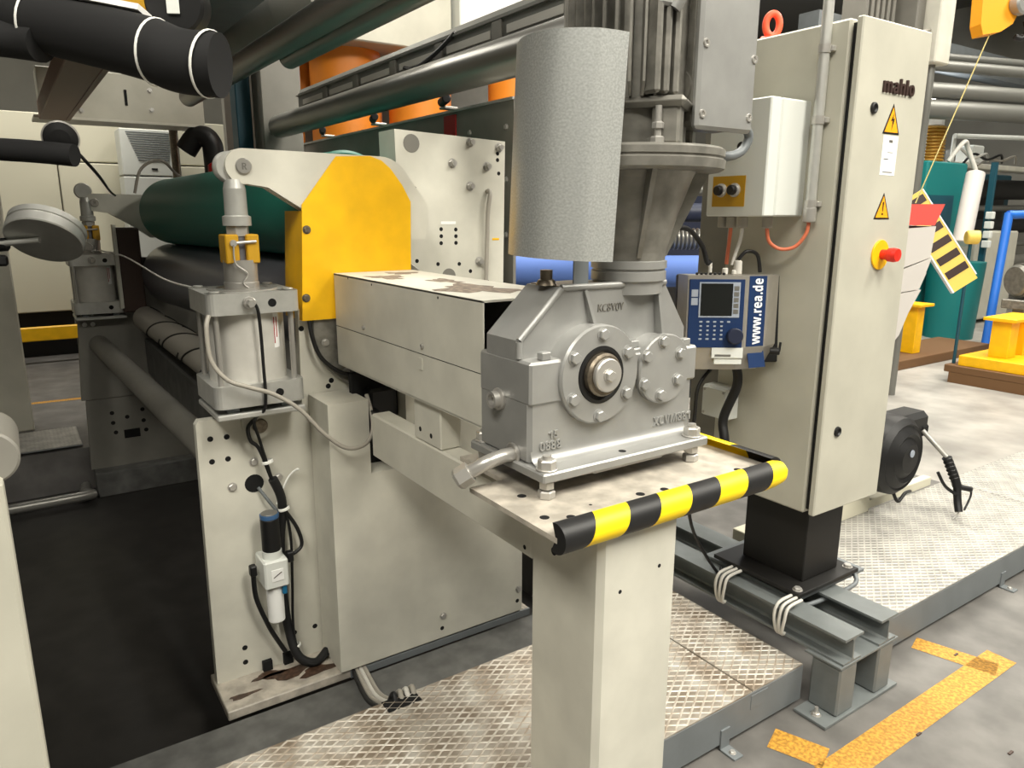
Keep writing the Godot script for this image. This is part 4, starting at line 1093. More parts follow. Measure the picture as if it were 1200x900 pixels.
		var cc := X * Vector3(0.05, -0.11, -0.08)
		if nn.dot((va + vb) / 2 - cc) < 0: nn = -nn
		quad(st, va, vb, vc, vd, nn)
	var body := part(t, "housing", st, M.stainless)
	st = mb(); box(st, Vector3(-0.10, -0.15, -0.185), Vector3(0.262, 0.140, -0.155), 0.004, X); part(t, "rear_cover", st, M.black)
	var fp: MeshInstance3D = bx.call("front_panel", t, Vector3(-0.093, -0.083, 0.0), Vector3(0.078, 0.130, 0.003), M.blue, 0.001)
	var fr: MeshInstance3D = bx.call("screen_frame", fp, Vector3(-0.062, 0.012, 0.003), Vector3(0.064, 0.121, 0.0045), M.keys)
	bx.call("screen", fp, Vector3(-0.057, 0.017, 0.0045), Vector3(0.041, 0.117, 0.0052), M.screen)
	for k in 5: bx.call("soft_key", fp, Vector3(0.045, 0.024 + k * 0.018, 0.0045), Vector3(0.060, 0.037 + k * 0.018, 0.0055), M.darkroll)
	for k in 2:
		bx.call("soft_key", fp, Vector3(-0.086, 0.050 + k * 0.026, 0.003), Vector3(-0.066, 0.072 + k * 0.026, 0.0042), M.keys)
	for r in 5:
		for c in 5:
			if c == 4 and r > 0: continue
			var w := 0.0045 if r in [1, 2, 3] else 0.006
			bx.call("key", fp, Vector3(-0.052 + c * 0.0215 - w, -0.004 - r * 0.0135, 0.003), Vector3(-0.052 + c * 0.0215 + w * 0.6, 0.001 - r * 0.0135, 0.0042), M.keys)
	st = mb(); cyl(st, X * Vector3(0.052, -0.045, 0.003), X * Vector3(0.052, -0.045, 0.022), 0.025, 0.003, 32); part(fp, "jog_knob", st, M.navy)
	# printed label below the keypad and nameplate
	var nl: MeshInstance3D = bx.call("name_plate", t, Vector3(-0.015, -0.115, 0.0), Vector3(0.082, -0.083, 0.004), M.box_white)
	st = mb(); box(st, Vector3(-0.005, -0.135, -0.012), Vector3(0.080, -0.112, 0.0), 0.0, X); part(t, "info_label", st, M.box_white)
	bx.call("plate_print", nl, Vector3(-0.005, -0.111, 0.004), Vector3(0.045, -0.104, 0.0046), M.darkroll)
	# blue strip with vertical lettering on the chamfer
	var cd := (R * Vector3(0.076, 0, -0.040)).normalized()
	var cn := cd.cross(R.y).normalized()
	if cn.dot(R.z) < 0: cn = -cn
	var cc2 := X * Vector3(0.124, 0.030, -0.020)
	var CB := Basis(cd, R.y, cn)
	st = mb(); box(st, Vector3(-0.036, -0.110, 0.0), Vector3(0.036, 0.110, 0.0012), 0.0, Transform3D(CB, cc2)); var bs := part(t, "brand_strip", st, M.blue)
	text(bs, "web_lettering", "www.rea.de", "Droid Sans", true, 0.050, 0.001, Transform3D(CB * Basis(Vector3(0, 0, 1), PI / 2) * Basis.from_scale(Vector3(0.72, 1.1, 1)), cc2 + cn * 0.002), M.lettering_white)
	st = mb()
	var lx := Transform3D(CB * Basis(Vector3.RIGHT, -0.25), X * Vector3(0.130, -0.116, -0.030))
	box(st, Vector3(-0.034, -0.034, 0.004), Vector3(0.034, 0.034, 0.006), 0.0, lx); part(t, "blue_patch", st, M.blue)
	st = mb(); cyl(st, X * Vector3(0.20, -0.105, -0.10), X * Vector3(0.228, -0.105, -0.088), 0.012, 0.002, 16); cyl(st, X * Vector3(0.226, -0.105, -0.088), X * Vector3(0.229, -0.075, -0.088), 0.004); part(t, "side_latch", st, M.black)
	st = mb()
	for k in 7:
		box(st, Vector3(-0.07 + k * 0.014, 0.142, -0.03), Vector3(-0.062 + k * 0.014, 0.150, -0.02), 0.002, X)
	part(t, "connector_row", st, M.black)
	for p in [[0.03, -0.06, 0.022, 0.009], [0.075, -0.08, 0.045, 0.013], [-0.02, -0.05, 0.04, 0.006], [0.055, -0.05, 0.016, 0.007]]:
		st = mb(); cyl(st, X * Vector3(p[0], 0.142, p[1]), X * Vector3(p[0], 0.142 + p[2], p[1]), p[3], 0.003, 16); part(t, "plug", st, M.cable_light)
	# bracket arm joins controller and cabinet
	st = mb(); box(st, Vector3(0.02, -0.06, -0.30), Vector3(0.08, 0.0, -0.185), 0.004, X)
	solo("controller_arm", st, M.steelgrey, "short grey bracket arm between the printer controller and the cabinet", "bracket")
	# cables of the controller
	st = mb(); tube(st, [X * Vector3(0.075, 0.19, -0.08), X * Vector3(0.10, 0.215, -0.08), X * Vector3(0.14, 0.205, -0.10), X * Vector3(0.155, 0.15, -0.11)], 0.006, 8)
	solo("plug_cable", st, M.black, "short black cable arching over the printer controller's top from a white plug", "cable")
	st = mb(); tube(st, [Vector3(1.70, 1.56, -1.62), Vector3(1.76, 1.55, -1.62), Vector3(1.81, 1.50, -1.61), Vector3(1.825, 1.45, -1.60), X * Vector3(-0.02, 0.185, -0.05)], 0.008, 8)
	solo("sensor_cable", st, M.black, "black cable running from the motor side to the printer controller's top", "cable")
	st = mb(); tube(st, [X * Vector3(0.09, -0.15, -0.09), X * Vector3(0.10, -0.22, -0.10), Vector3(1.93, 0.93, -1.58), Vector3(1.92, 0.85, -1.56), Vector3(1.91, 0.70, -1.55)], 0.016, 10)
	solo("corrugated_conduit", st, M.black, "thick black corrugated conduit hanging below the printer controller", "conduit")
	st = mb(); tube(st, [X * Vector3(0.02, -0.15, -0.09), Vector3(1.82, 1.05, -1.60), Vector3(1.81, 0.95, -1.60), Vector3(1.79, 0.80, -1.59), Vector3(1.85, 0.55, -1.62), Vector3(2.05, 0.30, -1.66), Vector3(2.10, 0.294, -1.68)], 0.006, 8)
	solo("data_cable", st, M.black, "thin black cable hanging beside the small socket box", "cable")
	t = thing("socket_box", "small grey socket box with cover screws below the printer controller", "socket box", Vector3(2.07, 0.9, -1.72))
	st = mb(); box(st, Vector3(2.04, 0.885, -1.77), Vector3(2.099, 1.0, -1.655), 0.004); part(t, "box", st, M.box_white)
	st = mb(); box(st, Vector3(2.030, 0.89, -1.765), Vector3(2.04, 0.995, -1.66), 0.003); var sc := part(t, "cover", st, M.box_white)
	for p in [[0.90, -1.755], [0.985, -1.755], [0.985, -1.67], [0.90, -1.67]]: screw(sc, Vector3(2.030, p[0], p[1]), Vector3.LEFT, 0.005)
	st = mb(); tube(st, [Vector3(1.95, 1.56, -1.575), Vector3(1.945, 1.52, -1.575), Vector3(1.93, 1.47, -1.58), Vector3(1.92, 1.44, -1.58)], 0.006, 8)
	solo("gland_cable", st, M.cable_light, "pale cable hanging from the junction box gland to the controller", "cable")
	st = mb(); tube(st, [Vector3(1.95, 1.56, -1.62), Vector3(1.945, 1.50, -1.62), Vector3(1.94, 1.44, -1.62)], 0.006, 8)
	solo("gland_cable", st, M.orange_cable, "thin salmon cable hanging straight from the junction box gland", "cable")

# ------------------------------------------------------------------ overhead rollers and ducts
func overhead() -> void:
	var t := thing("guide_roller", "long dark guide roller with a bright highlight, passing behind the sheet guard", "roller", Vector3(1.69, 2.17, -3.8))
	var a := Vector3(1.67, 2.175, -5.35); var b := Vector3(1.69, 2.18, -2.0)
	var st := mb(); lathe(st, a, b - a, [[0, 0], [0.06, 0], [0.075, 0.02], [0.075, 3.33], [0, 3.33]], 40); part(t, "shell", st, M.darkroll)
	st = mb(); cyl(st, a + Vector3(0, 0, -0.12), a, 0.03); part(t, "journal", st, M.steel)
	# luminaire-like rail above the roller
	t = thing("sensor_rail", "grey aluminium sensor rail with window strips above the long guide roller", "rail", Vector3(1.75, 2.35, -3.6))
	st = mb()
	ext(st, [Vector2(-0.045, -0.06), Vector2(0.05, -0.06), Vector2(0.05, 0.06), Vector2(-0.02, 0.06), Vector2(-0.045, 0.03)], Vector3(1.78, 2.335, -2.1), Vector3.RIGHT, Vector3.UP, 3.0); var rl := part(t, "profile", st, M.pipe)
	for i in 6:
		var z := -5.0 + i * 0.48
		st = mb(); box(st, Vector3(1.730, 2.286, z), Vector3(1.735, 2.318, z + 0.36), 0.001); part(rl, "window", st, M.cable_light)
		st = mb(); box(st, Vector3(1.722, 2.27, z + 0.38), Vector3(1.74, 2.345, z + 0.45), 0.004); part(rl, "joint_block", st, M.paint_dark)
	st = mb(); box(st, Vector3(1.72, 2.345, -5.1), Vector3(1.735, 2.352, -2.1)); part(rl, "lip", st, M.darkroll)
	st = mb(); tube(st, [Vector3(1.73, 2.36, -3.0), Vector3(1.70, 2.30, -3.1), Vector3(1.70, 2.27, -3.25), Vector3(1.72, 2.27, -3.4), Vector3(1.73, 2.29, -3.5)], 0.010, 8); part(t, "cable", st, M.black)
	# dark guide roller higher up
	t = thing("guide_roller", "dark upper guide roller running out above the yellow guard towards the ceiling", "roller", Vector3(1.13, 2.34, -3.5))
	a = Vector3(1.13, 2.34, -5.5); b = Vector3(1.13, 2.34, -1.75)
	st = mb(); cyl(st, a, b, 0.060, 0.01, 40); part(t, "shell", st, M.darkroll)
	st = mb(); cyl(st, Vector3(1.225, 2.312, -3.7), Vector3(1.225, 2.312, -1.75), 0.050, 0.006, 32); part(t, "side_tube", st, M.darkroll)
	st = mb(); box(st, Vector3(0.92, 2.60, -5.3), Vector3(1.20, 2.80, -1.75), 0.01)
	solo("cable_tray", st, M.steelgrey, "dark grey box tray running above the upper guide roller", "cable tray")
	st = mb(); lathe(st, Vector3(1.45, 2.72, -4.7), Vector3(0.15, 0.0, 0.9), [[0.0, -0.5], [0.20, -0.5], [0.20, 0.4], [0.13, 0.7], [0.0, 0.7]], 40)
	solo("fan_housing", st, M.paint_dark, "grey round fan housing under the roof above the box tray", "fan housing")
	st = mb(); box(st, Vector3(-1.9, 2.93, -6.9), Vector3(0.92, 3.01, -2.2), 0.01)  # added canopy that keeps the ceiling lamps off the far frame
	for x in [-1.5, 0.82]:
		for z in [-6.8, -2.85]: box(st, Vector3(x - 0.04, 3.01, z - 0.04), Vector3(x + 0.04, 6.0, z + 0.04))
	solo("added_shade_canopy", st, M.paint_dark, "wide grey canopy added over the rollers to shade the far frame", "canopy")
	# steel sheet wall of the machine behind the bearing plate
	t = thing("sheet_wall", "dark grey sheet wall with a bright top edge, under the long guide roller", "machine panel", Vector3(1.96, 1.6, -4.2))
	st = mb(); box(st, Vector3(1.95, 1.0, -5.78), Vector3(1.965, 2.095, -2.87)); part(t, "sheet", st, M.paint_dark)
	st = mb(); box(st, Vector3(1.942, 2.092, -5.78), Vector3(1.97, 2.104, -2.87)); part(t, "top_edge", st, M.alu)
	st = mb(); box(st, Vector3(1.944, 1.95, -3.50), Vector3(1.95, 2.08, -3.38)); part(t, "red_mark", st, M.red_dark)
	for z in [-2.93, -3.25]:
		for y in [1.98, 1.75, 1.5]: bolt(t, Vector3(1.95, y, z), Vector3.LEFT, 0.012)
	for p in [[1.93, 2.115, -5.06, "black proximity sensor below the guide roller, nearest the roller post"], [1.93, 2.115, -4.22, "black proximity sensor below the guide roller, above the red mark's far side"], [1.93, 2.115, -3.38, "black proximity sensor below the guide roller, nearest the sheet guard"]]:
		var v := Vector3(p[0], p[1], p[2])
		t = thing("proximity_sensor", p[3], "sensor", v, "sensors below the guide roller")
		st = mb(); cyl(st, v + Vector3(-0.09, 0.02, 0.10), v + Vector3(-0.04, 0.02, -0.04), 0.022, 0.005, 16); part(t, "body", st, M.black)
		st = mb(); cyl(st, v + Vector3(-0.04, 0.02, -0.04), v + Vector3(-0.03, 0.03, -0.07), 0.016, 0.003, 12); box(st, v + Vector3(-0.045, -0.012, -0.06), v + Vector3(0.03, 0.0, 0.0), 0.002); part(t, "fitting", st, M.zinc)
	# post at the far end of the rollers
	st = mb(); box(st, Vector3(1.58, 1.0, -5.62), Vector3(1.86, 3.4, -5.40), 0.006)
	solo("roller_post", st, M.paint_dark, "grey upright post at the far end of the long guide roller", "post")
	st = mb(); box(st, Vector3(1.46, 1.0, -5.75), Vector3(1.565, 3.4, -5.6), 0.006)
	solo("roller_post", st, M.teal_dark, "dark teal narrow post beside the grey roller post", "post")
	# green drum end rising above the guard
	st = mb(); cyl(st, Vector3(1.66, 1.62, -5.3), Vector3(1.66, 1.62, -3.9), 0.27, 0.01, 48)
	solo("web_roll", st, M.green, "green roll behind the yellow guard, below the sheet wall", "roll")
	# black foam-wrapped pipe bundle
	t = thing("padded_pipe", "black foam-padded overhead pipe bound with white cable ties", "padded pipe", Vector3(0.3, 2.05, -2.0))
	var F := [Vector3(-0.35, 2.10, -2.40), Vector3(0.04, 2.050, -2.22), Vector3(0.132, 2.022, -2.13), Vector3(0.30, 1.950, -1.885), Vector3(0.36, 1.917, -1.81), Vector3(0.432, 1.906, -1.755)]
	st = mb(); tube(st, F, 0.066, 20); tube(st, [Vector3(-0.35, 2.02, -2.36), Vector3(0.04, 1.985, -2.16), Vector3(0.125, 1.968, -2.08)], 0.040, 16); var fm := part(t, "foam_sleeve", st, M.foam)
	for p in [[0.132, 2.022, -2.13, 0.069], [0.325, 1.936, -1.852, 0.068], [0.412, 1.908, -1.765, 0.068]]:
		st = mb(); var dd := Vector3(0.68, -0.20, 0.70).normalized()
		lathe(st, Vector3(p[0], p[1], p[2]) - dd * 0.003, dd, [[p[3], 0], [p[3] + 0.002, 0.001], [p[3] + 0.002, 0.005], [p[3], 0.006]], 28); part(t, "cable_tie", st, M.tie)
	st = mb(); ext(st, [Vector2(-0.34, -0.035), Vector2(0.0, -0.035), Vector2(0.0, 0.035), Vector2(-0.34, 0.035)], Vector3(0.315, 2.018, -1.90), Vector3(0.64, -0.21, 0.74).normalized(), Vector3(-0.5, 0.1, 0.86).normalized(), 0.012)
	part(t, "rail", st, M.white, "white painted rail above the foam")
	t = thing("drive_knob", "round black end cap with a white plate, above the padded pipe", "end cap", Vector3(0.40, 2.06, -1.80))
	st = mb(); lathe(st, Vector3(0.42, 2.075, -2.02), Vector3(-0.45, -0.12, 0.85), [[0, 0], [0.066, 0], [0.066, 0.06], [0.06, 0.07], [0, 0.07]], 36); part(t, "cap", st, M.black)
	st = mb(); box(st, Vector3(-0.014, -0.03, 0.070), Vector3(0.014, 0.05, 0.073), 0.001, Transform3D(Basis(Vector3.UP, -0.49), Vector3(0.42, 2.072, -2.02))); part(t, "white_plate", st, M.box_white)
	st = mb(); lathe(st, Vector3(0.40, 2.09, -2.10), Vector3(-0.45, -0.12, 0.85), [[0, 0], [0.09, 0], [0.09, 0.04], [0, 0.04]], 36); part(t, "amber_flange", st, M.yellow_dull)
	# second padded arm with a round lamp-like lens
	t = thing("padded_arm", "short black padded arm end pointing over the far cylinder", "arm", Vector3(0.1, 1.8, -3.05))
	st = mb(); tube(st, [Vector3(-0.25, 1.815, -3.25), Vector3(0.08, 1.80, -3.08), Vector3(0.235, 1.785, -2.985)], 0.037, 16); part(t, "sleeve", st, M.foam)
	t = thing("inspection_mirror", "small round dark mirror with a bright rim on the black padded arm", "mirror", Vector3(0.205, 1.845, -3.02))
	st = mb(); lathe(st, Vector3(0.205, 1.845, -3.04), Vector3(-0.2, -0.25, 0.95), [[0, 0], [0.056, 0], [0.058, 0.012], [0.053, 0.014]], 36); part(t, "rim", st, M.steel)
	st = mb(); lathe(st, Vector3(0.205, 1.845, -3.04), Vector3(-0.2, -0.25, 0.95), [[0.054, 0.012], [0.03, 0.018], [0, 0.02]], 36); part(t, "glass", st, M.black)
	st = mb(); tube(st, [Vector3(0.245, 1.80, -3.02), Vector3(0.32, 1.73, -3.2), Vector3(0.46, 1.70, -4.2), Vector3(0.62, 1.70, -5.4)], 0.006, 6)
	solo("hanging_cable", st, M.black, "thin black cable from the padded arm down to the far lever", "cable")

func background_left() -> void:
	var st := mb()
	var Z := Vector3.BACK
	# wall of cream cabinets
	var xs := [-1.6, -0.55, 0.58, 1.7, 2.9]
	var lab := ["cream wall cabinet at the frame edge beside the cream post", "cream wall cabinet behind the round handwheel", "cream wall cabinet behind the far cylinder", "cream wall cabinet under the vented white unit"]
	for i in 4:
		var t := thing("wall_cabinet", lab[i], "cabinet", Vector3((xs[i] + xs[i + 1]) / 2, 0, -9.8), "cream wall cabinets")
		st = mb(); box(st, Vector3(xs[i] + 0.006, 0.52, -10.2), Vector3(xs[i + 1] - 0.006, 2.12, -9.6), 0.01); part(t, "door_panel", st, M.cream)
		st = mb(); box(st, Vector3(xs[i] + 0.006, 2.135, -10.2), Vector3(xs[i + 1] - 0.006, 2.62, -9.62), 0.01); part(t, "top_panel", st, M.cream)
		st = mb(); box(st, Vector3(xs[i] + 0.02, 0.0, -10.2), Vector3(xs[i + 1] - 0.02, 0.52, -9.8)); part(t, "dark_base", st, M.black)
	# vented unit
	var v := thing("vented_unit", "white cabinet unit with a louvred vent, beyond the green roller", "cabinet", Vector3(1.42, 1.7, -9.1))
	st = mb(); box(st, Vector3(1.14, 1.98, -9.4), Vector3(1.72, 2.46, -9.05), 0.01); part(v, "upper_body", st, M.box_white)
	st = mb(); box(st, Vector3(1.14, 0.0, -9.4), Vector3(1.72, 1.97, -9.05), 0.01); part(v, "lower_body", st, M.box_white)
	for k in 13:
		var f := float(k) / 12
		st = mb(); box(st, Vector3(1.20 + 0.10 * f, 2.42 - 0.28 * f, -9.05), Vector3(1.66 - 0.06 * f, 2.43 - 0.28 * f, -9.04), 0.002); part(v, "louvre", st, M.steelgrey)
	st = mb(); box(st, Vector3(1.42, 2.04, -9.05), Vector3(1.48, 2.06, -9.045)); part(v, "handle", st, M.black)
	# yellow rail
	var t := thing("guard_rail", "yellow painted low guard rail on posts before the cream cabinets", "guard rail", Vector3(-0.2, 0, -9.3))
	st = mb(); box(st, Vector3(-1.6, 0.25, -9.33), Vector3(1.0, 0.40, -9.27), 0.01); part(t, "rail", st, M.yellow)
	for x in [-1.3, -0.08, 0.95]:
		st = mb(); box(st, Vector3(x - 0.05, 0, -9.33), Vector3(x + 0.05, 0.25, -9.28), 0.005); part(t, "post", st, M.yellow)
	st = mb(); strip(st, Vector2(-2.0, -7.45), Vector2(1.2, -7.3), 0.07, 0.0012); solo("floor_marking", st, M.line, "thin yellow line painted on the floor beyond the far machine frame", "floor marking")
	platform("platform", "narrow chequer-plate strip along the far pit edge beside the far frame", Vector3(-2.4, 0, -6.25), Vector3(0.28, 0.03, -5.73), [], true)
	st = mb(); tube(st, [Vector3(-1.2, -0.24, -5.40), Vector3(0.16, -0.24, -5.40), Vector3(0.24, -0.24, -5.46), Vector3(0.26, -0.24, -5.6)], 0.035, 10)
	solo("pit_pipe", st, M.darkroll, "dull grey pipe lying at the far side of the dark pit", "pipe")
	# handwheel-like round weight on a rod
	t = thing("round_weight", "thick tilted grey disc on a rod, before the cream cabinets", "disc", Vector3(0.13, 1.53, -3.0))
	var ax := Vector3(-0.30, -0.62, 0.72).normalized()
	ax = Vector3(0.30, 0.76, -0.55).normalized()
	st = mb(); lathe(st, Vector3(0.112, 1.502, -2.985), ax, [[0, 0], [0.116, 0], [0.119, 0.004], [0.119, 0.032], [0.114, 0.034], [0.114, 0.040], [0.119, 0.042], [0.119, 0.062], [0.108, 0.068], [0, 0.068]], 56); part(t, "disc", st, M.alu)
	st = mb(); cyl(st, Vector3(-0.06, 1.49, -3.05), Vector3(0.10, 1.507, -2.97), 0.010); part(t, "rod", st, M.alu)
	st = mb(); cyl(st, Vector3(-0.20, 1.475, -3.10), Vector3(0.012, 1.493, -3.03), 0.022, 0.006); part(t, "grip", st, M.black)
	st = mb(); box(st, Vector3(-0.25, 1.42, -3.12), Vector3(0.005, 1.455, -3.03), 0.008); solo("clamp_jaw", st, M.black, "black clamp jaw under the rod of the round disc", "clamp")
	# foreground frame at the photo's edge
	t = thing("foreground_frame", "cream upright machine post close to the camera beside the dark pit", "machine frame", Vector3(-0.3, 0, -1.4))
	st = mb(); box(st, Vector3(-0.62, 0.0, -1.46), Vector3(-0.050, 1.175, -1.385), 0.006); part(t, "post", st, M.cabinet)
	st = mb(); cyl(st, Vector3(-0.066, 1.205, -1.60), Vector3(-0.066, 1.205, -1.43), 0.045, 0.004, 32); part(t, "roller_end", st, M.paint_dark)
	st = mb(); box(st, Vector3(-0.9, -0.29, -2.15), Vector3(-0.075, 1.50, -1.75), 0.006)
	solo("machine_post", st, M.paint_dark, "dark grey post behind the cream post near the camera", "post")
	# crossbeam above the far end
	t = thing("cross_beam", "grey bolted cross beam above the far end of the green roller", "beam", Vector3(1.0, 2.4, -7.0))
	st = mb(); box(st, Vector3(0.35, 2.30, -7.15), Vector3(1.52, 2.66, -6.85), 0.006); var cb := part(t, "beam", st, M.cabinet)
	for p in [[0.62, 2.36], [1.12, 2.40], [1.12, 2.55], [1.14, 2.63]]: bolt(cb, Vector3(p[0], p[1], -6.85), Z, 0.016)
	st = mb(); box(st, Vector3(0.93, 2.42, -6.85), Vector3(0.95, 2.54, -6.846)); part(cb, "slot", st, M.hole)
	st = mb(); box(st, Vector3(0.30, 2.285, -7.18), Vector3(1.56, 2.305, -6.80)); part(t, "lower_edge", st, M.paint)
	st = mb(); box(st, Vector3(0.33, 2.27, -6.78), Vector3(0.50, 2.40, -3.5), 0.006); box(st, Vector3(0.50, 2.27, -6.78), Vector3(0.53, 2.29, -3.5), 0.002)
	solo("brown_channel", st, mat(Color(0.52, 0.38, 0.31), 0.5), "brown sloping channel beam under the padded pipe", "beam")
	st = mb(); box(st, Vector3(-0.9, 0.0, -6.6), Vector3(0.02, 3.2, -6.4), 0.01)
	solo("steel_column", st, M.cabinet, "dark grey column behind the padded arm", "column")
	# hanging hydraulic hose and pipes beyond the roller
	st = mb(); cyl(st, Vector3(1.33, 1.6, -7.2), Vector3(1.33, 2.35, -7.2), 0.035, 0.005); solo("threaded_post", st, M.worn_steel, "brown upright threaded post before the vented unit", "post")
	st = mb(); tube(st, [Vector3(0.95, 1.75, -7.0), Vector3(1.02, 1.95, -7.0), Vector3(1.18, 2.02, -7.0), Vector3(1.35, 1.88, -7.0), Vector3(1.70, 1.83, -6.8)], 0.012, 8); solo("loop_cable", st, M.cable_grey, "grey cable looping before the vented unit", "cable")
	t = thing("press_head", "black press head with a dark red sleeve, beyond the green roller", "press head", Vector3(1.75, 1.6, -6.7))
	st = mb(); tube(st, [Vector3(1.36, 2.10, -6.9), Vector3(1.45, 2.22, -6.85), Vector3(1.54, 2.18, -6.8), Vector3(1.56, 2.0, -6.8), Vector3(1.56, 1.3, -6.8)], 0.085, 16); part(t, "hose", st, M.black)
	st = mb(); box(st, Vector3(1.49, 1.72, -6.78), Vector3(1.67, 2.0, -6.68), 0.02); part(t, "sleeve", st, M.red_dark)
	# back sheet
	st = mb(); box(st, Vector3(1.85, 0.0, -7.6), Vector3(7.5, 4.4, -7.5)); solo("rear_panel", st, M.paint_dark, "large grey rear panel beyond the roller post", "machine panel")
	# orange drums and cream hood
	for p in [[2.48, 2.66, -6.10, 0.19, "orange drum next to the roller post under the cream hood", 2.30], [2.98, 2.44, -5.76, 0.17, "orange drum in the middle under the guide roller", 2.1], [3.62, 2.56, -5.33, 0.14, "orange drum just beside the sheet guard", 2.4]]:
		st = mb(); cyl(st, Vector3(p[0], 0.0, p[2]), Vector3(p[0], p[1] - 0.5, p[2]), 0.06)
		lathe(st, Vector3(p[0], p[1] - 0.5, p[2]), Vector3.UP, [[0, 0], [p[3] * 1.5, 0], [p[3] * 1.5, 0.72], [p[3] * 1.3, 0.78], [0, 0.78]], 40)
		solo("drum", st, M.orange, p[4], "drum", "orange drums")
	st = mb(); box(st, Vector3(2.02, 2.52, -6.55), Vector3(2.30, 2.86, -6.28), 0.01); box(st, Vector3(2.1, 0.0, -6.50), Vector3(2.2, 2.52, -6.35)); solo("orange_box", st, M.orange, "orange box guard beside the grey roller post", "guard")
	st = mb(); box(st, Vector3(2.1, 2.86, -7.2), Vector3(3.2, 3.9, -5.6), 0.01); solo("cream_hood", st, M.cabinet, "grey cream machine hood above the orange drums", "hood")
	st = mb(); box(st, Vector3(3.22, 2.95, -7.0), Vector3(4.6, 4.0, -5.5), 0.01); solo("cream_hood", st, M.box_white, "white machine hood beyond the guide roller, at the top", "hood")
	# blue cloth roll, dark web rolls and ribbed hose behind the gearbox
	st = mb(); cyl(st, Vector3(2.0, 1.285, -3.55), Vector3(3.6, 1.30, -2.45), 0.085, 0.01, 40); solo("cloth_roll", st, M.cloth_blue, "bright blue cloth roll lying behind the gearbox", "cloth roll")
	t = thing("ribbed_hose", "black ribbed hose with a bright upper edge above the blue cloth roll", "hose", Vector3(3.05, 1.48, -2.9))
	st = mb()
	for k in 40: lathe(st, Vector3(2.6, 1.46, -3.22) + Vector3(0.018, 0.0002, 0.0125) * k, Vector3(0.82, 0.01, 0.57), [[0.050, 0], [0.058, 0.006], [0.058, 0.012], [0.050, 0.018]], 20)
	part(t, "hose", st, M.darkroll)
	st = mb(); cyl(st, Vector3(2.5, 1.60, -3.3), Vector3(3.7, 1.61, -2.5), 0.05, 0.005); solo("web_bar", st, M.navy, "navy bar above the ribbed hose behind the motor", "bar")
	st = mb(); cyl(st, Vector3(2.5, 1.72, -3.4), Vector3(3.7, 1.73, -2.6), 0.03, 0.005); solo("web_bar", st, M.pipe, "pale bar above the navy bar behind the motor", "bar")
	st = mb(); box(st, Vector3(3.3, 1.40, -2.90), Vector3(3.45, 1.62, -2.7), 0.01); solo("yellow_block", st, M.yellow_dull, "yellow block beside the tall cabinet's rear, over the ribbed hose", "block")
	st = mb(); box(st, Vector3(2.2, 0.0, -4.6), Vector3(5.2, 1.10, -4.4)); solo("dark_machine", st, M.black, "dark machine bulk behind the cloth roll", "machine")
	st = mb(); box(st, Vector3(2.6, 0.0, -4.9), Vector3(5.6, 1.85, -4.8)); solo("dark_backdrop", st, M.navy, "dark blue machine side behind the motor and cabinet", "machine")

